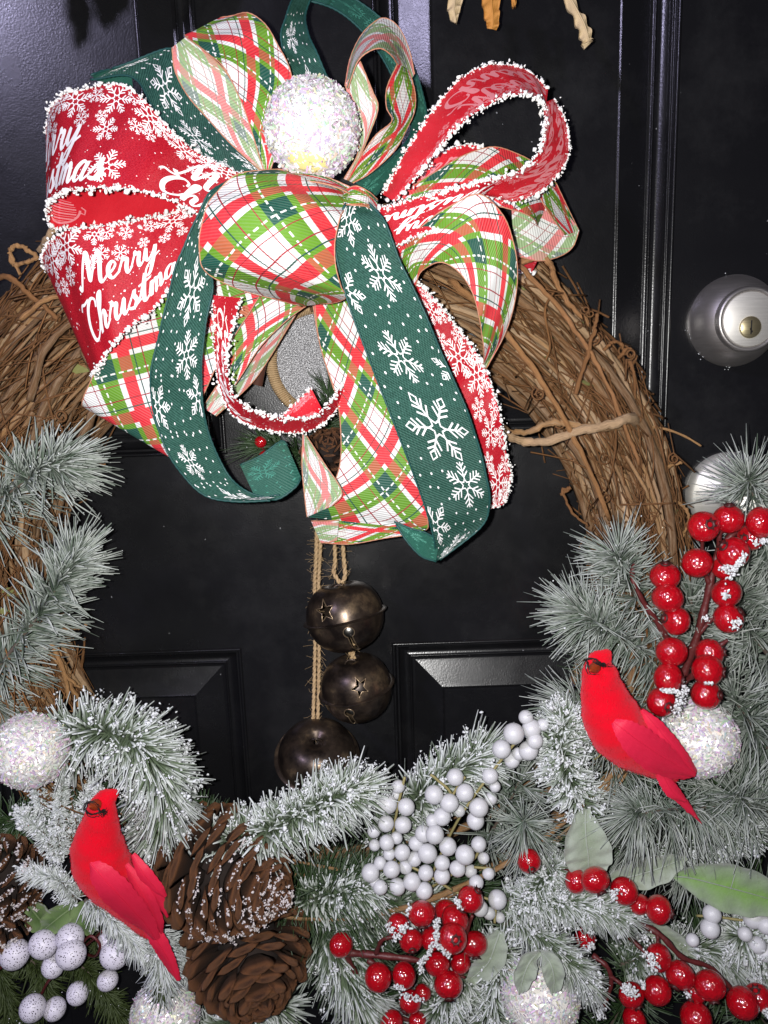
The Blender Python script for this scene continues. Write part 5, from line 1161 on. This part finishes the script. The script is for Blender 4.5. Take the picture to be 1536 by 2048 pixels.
# ------------------------------------------------------------------ cardinals
def bird(label, spine, wingL, wingR, tail, beak, mask, eye):
    c0 = P(*spine[3][:3]); o = thing('cardinal', label, 'bird figure', c0, 'red velvet cardinals')
    pts = cr([np.append(P(*s[:3]), [s[3]*.955*mpp(P(*s[:3])), s[4]]) for s in spine], 9); n = len(pts); k = 20
    C = pts[:, :3]; T = norm(np.gradient(C, axis=0)); sd = norm(np.cross(T, look)); dp = norm(np.cross(sd, T)); V = []
    for i in range(n):
        for j in range(k):
            a = 2*math.pi*j/k; V.append(C[i]+max(pts[i, 3], .0006)*(1+.018*math.sin(i*.55+2*a)+.012*math.sin(i*.9-3*a))*(sd[i]*math.cos(a)+dp[i]*math.sin(a)*pts[i, 4]))
    V += [C[0]-T[0]*.0008, C[-1]+T[-1]*.0008]
    q = [(i*k+j, i*k+(j+1) % k, (i+1)*k+(j+1) % k, (i+1)*k+j) for i in range(n-1) for j in range(k)]
    t = [(n*k, (j+1) % k, j) for j in range(k)]+[(n*k+1, (n-1)*k+j, (n-1)*k+(j+1) % k) for j in range(k)]
    body = mk('body', V, [np.array(q), np.array(t)], M['velvet'], o)
    Vb = np.array(V[:n*k]).reshape(n, k, 3); ns = 7000; ii = rng.integers(0, n-1, ns); jj = rng.integers(0, k, ns); fi = rng.random((ns, 1)); fj = rng.random((ns, 1))
    Bs = (Vb[ii, jj]*(1-fi)+Vb[ii+1, jj]*fi)*(1-fj)+(Vb[ii, (jj+1) % k]*(1-fi)+Vb[ii+1, (jj+1) % k]*fi)*fj; Nn = norm(Bs-(C[ii]*(1-fi)+C[ii+1]*fi))
    mb = MB(); needles(mb, Bs, Nn*.55+T[ii]*.9+rng.normal(0, .25, (ns, 3)), rng.uniform(.0008, .0019, ns), np.full(ns, .00009), np.zeros(ns), np.ones(ns), np.zeros((ns, 3)))
    mb.build('flock_fuzz', M['velvet'], body, stuff=True)
    def feather_(name, pts_, parent, curl=.0015):
        mid = cr([P(*p[:3]) for p in pts_], 11); w_ = cr([[p[3]] for p in pts_], 11)[:, 0]; n = len(mid); m_ = mpp(mid[0]); T = norm(np.gradient(mid, axis=0)); sd = norm(np.cross(T, look)); k = 7; V = []; uv = []
        for lay in (0, -.00035):
            for i in range(n):
                for j in range(k):
                    f = 2*j/(k-1)-1; V.append(mid[i]+sd[i]*f*max(w_[i], .4)*m_*(1+.045*math.sin(i*1.7+4*f)*(abs(f) > .6)+.03*math.sin(i*.61))-CV*(f*f*curl-lay)); uv.append((i/(n-1)+.12*abs(f), j/(k-1)))
        I = np.arange(n*k).reshape(n, k); q = np.stack([I[:-1, :-1], I[1:, :-1], I[1:, 1:], I[:-1, 1:]], -1).reshape(-1, 4)
        ob = mk(name, V, np.concatenate([q, q[:, ::-1]+n*k]), M['feather'], parent, True, None, np.array(uv))
        V, q, t = tube(mid+CV*.0002, np.linspace(.0004, .00012, n), 5); mk('quill', V, [q, t], M['feather'], ob); return ob
    for fs in wingL: feather_('wing_feather', fs, o)
    for fs in wingR: feather_('wing_feather', fs, o)
    for fs in tail: feather_('tail_feather', fs, o)
    b0, b1, br = P(*beak[0]), P(*beak[1]), beak[2]*mpp(P(*beak[0])); ln = np.linspace(0, 1, 7)
    V, q, t = tube([b0+(b1-b0)*f for f in ln], [br*1.0, br*1.02, br*.92, br*.74, br*.5, br*.25, br*.05], 10); mk('beak', V, [q, t], M['beak'], o)
    mb = MB()
    for st in mask:
        p = pathpx([(a, b, c-.0145) for a, b, c in st], 6)
        for j in range(5): mb.add(*tube(p+rng.normal(0, .0007, 3)+rng.normal(0, .00025, p.shape), .00028*np.linspace(1, .5, len(p)), 4))
    mb.build('face_mask', M['black_hair'], o)
    for e in eye: c = P(e[0], e[1], e[2]-.0155); V, t3 = ICO2; place(rawmesh('eye', V*.0014, t3, M['hole']), 'eye', o, c)
    mb = MB()
    for dx in (-12, 10):   # wire feet
        a = spine[6]; p = pathpx([(a[0]+dx, a[1]+a[3]*.8, a[2]-.012), (a[0]+dx-14, a[1]+a[3]*1.15, a[2]-.014), (a[0]+dx-26, a[1]+a[3]*1.3, a[2]-.022)]); mb.add(*tube(p, .0006, 5))
    mb.build('feet', M['olive_stem'], o)
bird('red velvet cardinal among frosty needles at right, beside a glitter ball',
    [(1219, 1302, .106, 3, 1), (1213, 1309, .108, 13, .8), (1203, 1322, .108, 27, .85), (1200, 1342, .108, 35, .9), (1203, 1370, .107, 42, .9), (1212, 1405, .106, 53, .9), (1226, 1440, .105, 61, .88), (1247, 1472, .103, 60, .85), (1276, 1500, .100, 48, .8), (1310, 1526, .096, 32, .75), (1340, 1548, .092, 16, .7), (1352, 1558, .09, 5, .7)],
    [[(1228, 1444, .124, 6), (1246, 1458, .127, 20), (1275, 1480, .126, 30), (1315, 1508, .121, 30), (1355, 1532, .114, 20), (1391, 1552, .108, 5)], [(1232, 1452, .121, 5), (1262, 1485, .122, 20), (1305, 1520, .116, 24), (1350, 1545, .108, 16), (1380, 1556, .104, 3)]],
    [[(1284, 1420, .110, 4), (1310, 1450, .113, 14), (1340, 1485, .112, 16), (1370, 1520, .108, 13), (1393, 1544, .104, 4)], [(1300, 1438, .111, 3), (1330, 1475, .114, 12), (1362, 1512, .112, 14), (1392, 1548, .107, 4)]],
    [[(1310, 1522, .102, 10), (1328, 1555, .104, 13), (1346, 1585, .104, 13), (1372, 1603, .102, 4)], [(1322, 1540, .100, 8), (1348, 1582, .101, 12), (1374, 1612, .099, 8), (1404, 1648, .096, 1)], [(1345, 1580, .098, 4), (1368, 1602, .098, 7), (1377, 1626, .096, 2)], [(1350, 1540, .104, 8), (1368, 1550, .105, 11), (1384, 1554, .104, 3)]],
    ((1192, 1334, .114), (1179, 1342, .131), 11), [[(1170, 1322, .132), (1186, 1318, .138), (1200, 1326, .138), (1210, 1336, .134)], [(1188, 1322, .138), (1202, 1330, .137), (1222, 1332, .131)], [(1174, 1326, .132), (1178, 1344, .136), (1194, 1346, .138)]], [(1207, 1329, .134)])
bird('red velvet cardinal with long drooping tail at bottom left by pine cones',
    [(236, 1584, .106, 3, 1), (228, 1588, .108, 11, .8), (212, 1600, .109, 23, .85), (203, 1622, .109, 31, .9), (200, 1650, .108, 39, .9), (196, 1682, .107, 51, .9), (199, 1715, .106, 58, .88), (212, 1748, .104, 56, .85), (236, 1782, .100, 46, .8), (262, 1815, .095, 34, .75), (284, 1850, .090, 20, .7), (296, 1872, .087, 6, .7)],
    [[(180, 1726, .122, 6), (196, 1746, .125, 22), (225, 1778, .124, 31), (260, 1815, .117, 28), (292, 1850, .108, 19), (312, 1880, .102, 8)], [(186, 1735, .119, 5), (215, 1785, .120, 20), (258, 1830, .112, 18), (296, 1866, .104, 5)]],
    [[(264, 1710, .108, 5), (285, 1745, .112, 14), (312, 1778, .110, 13), (330, 1795, .107, 3)], [(270, 1735, .107, 5), (298, 1775, .110, 15), (322, 1812, .106, 11), (334, 1836, .103, 2)], [(250, 1730, .110, 6), (285, 1790, .112, 17), (312, 1840, .105, 13), (322, 1868, .10, 3)]],
    [[(292, 1848, .100, 12), (314, 1882, .101, 17), (336, 1918, .099, 12), (348, 1946, .097, 9), (355, 1962, .096, 4)], [(300, 1866, .097, 10), (322, 1902, .098, 13), (344, 1942, .096, 9), (358, 1962, .094, 3)]],
    ((194, 1609, .114), (177, 1614, .131), 11), [[(168, 1618, .131), (172, 1606, .136), (184, 1602, .139), (198, 1612, .136)], [(170, 1622, .132), (180, 1630, .136), (194, 1628, .139), (206, 1624, .136), (214, 1626, .131)], [(196, 1620, .138), (206, 1629, .135), (213, 1620, .131)]], [(207, 1622, .134)])

# ------------------------------------------------------------------ dried leaves of another decoration above
def dried(label, pts, mt, **kw):
    o = thing('dried_leaf', label, 'dried leaf', P(*pts[0][:3])); leaf_mesh('blade', pts, M[mt], o, wavy=.002, fold=-.002, **kw)
    mid = cr([P(*p[:3]) for p in pts], 6)+CV*.0008; V, q, t = tube(mid, np.linspace(.0008, .0003, len(mid)), 5); mk('midrib', V, [q, t], M[mt], o)
    return o
dried('pale corn husk strip hanging in at top, left of orange leaf', [(935, -90, .04, 12), (925, -40, .045, 14), (912, -5, .05, 14), (908, 20, .052, 12), (912, 45, .052, 3)], 'husk')
dried('orange dried leaf curled at its tip, top edge of the photo', [(990, -80, .04, 16), (985, -30, .05, 20), (983, 8, .055, 17), (986, 40, .055, 14), (984, 58, .054, 10)], 'husk_orange')
dried('small orange leaf tip right of the curled orange leaf', [(1035, -60, .04, 10), (1028, -15, .045, 8), (1030, 12, .046, 2)], 'husk_orange')
dried('long pale corn husk strip slanting down at top right', [(1080, -120, .04, 10), (1120, -40, .045, 10), (1150, 15, .05, 10), (1168, 50, .052, 12), (1176, 78, .052, 12), (1177, 81, .052, 10)], 'husk')
LAMP = np.array([-.95, -1.25, 1.02])
def shade(px, py, d):      # the spot between the porch lamp and the place on the door where the leaf's shadow lies
    q_ = P(px, py, 0); return q_+(LAMP-q_)*(d/1.25)
def topix(p): v = p-CAM; z = v @ look; return (768+FPX*(v @ rt)/z, 1024-FPX*(v @ upv)/z, -p[1])
for lab, pts in [('long dried leaf of the decoration above, hanging at far left', [(130, -120, .055, 14), (140, -40, .06, 24), (158, 40, .065, 26), (150, 96, .065, 3)]),
                 ('broad dried leaf of the decoration above, second from left', [(250, -140, .05, 30), (228, -60, .055, 44), (212, 10, .06, 34), (205, 55, .06, 3)]),
                 ('broad dried leaf of the decoration above, over the green loop', [(360, -140, .05, 40), (330, -60, .055, 66), (310, 0, .06, 50), (296, 60, .06, 3)]),
                 ('ragged dried leaf of the decoration above, by the plaid loop', [(470, -150, .05, 40), (440, -60, .055, 70), (420, 20, .06, 50), (408, 84, .06, 3)])]:
    dried(lab, [(*topix(shade(*p[:3])), p[3]) for p in pts], 'husk')
    print(lab, [tuple(int(v) for v in topix(shade(*p[:3]))[:2]) for p in pts])
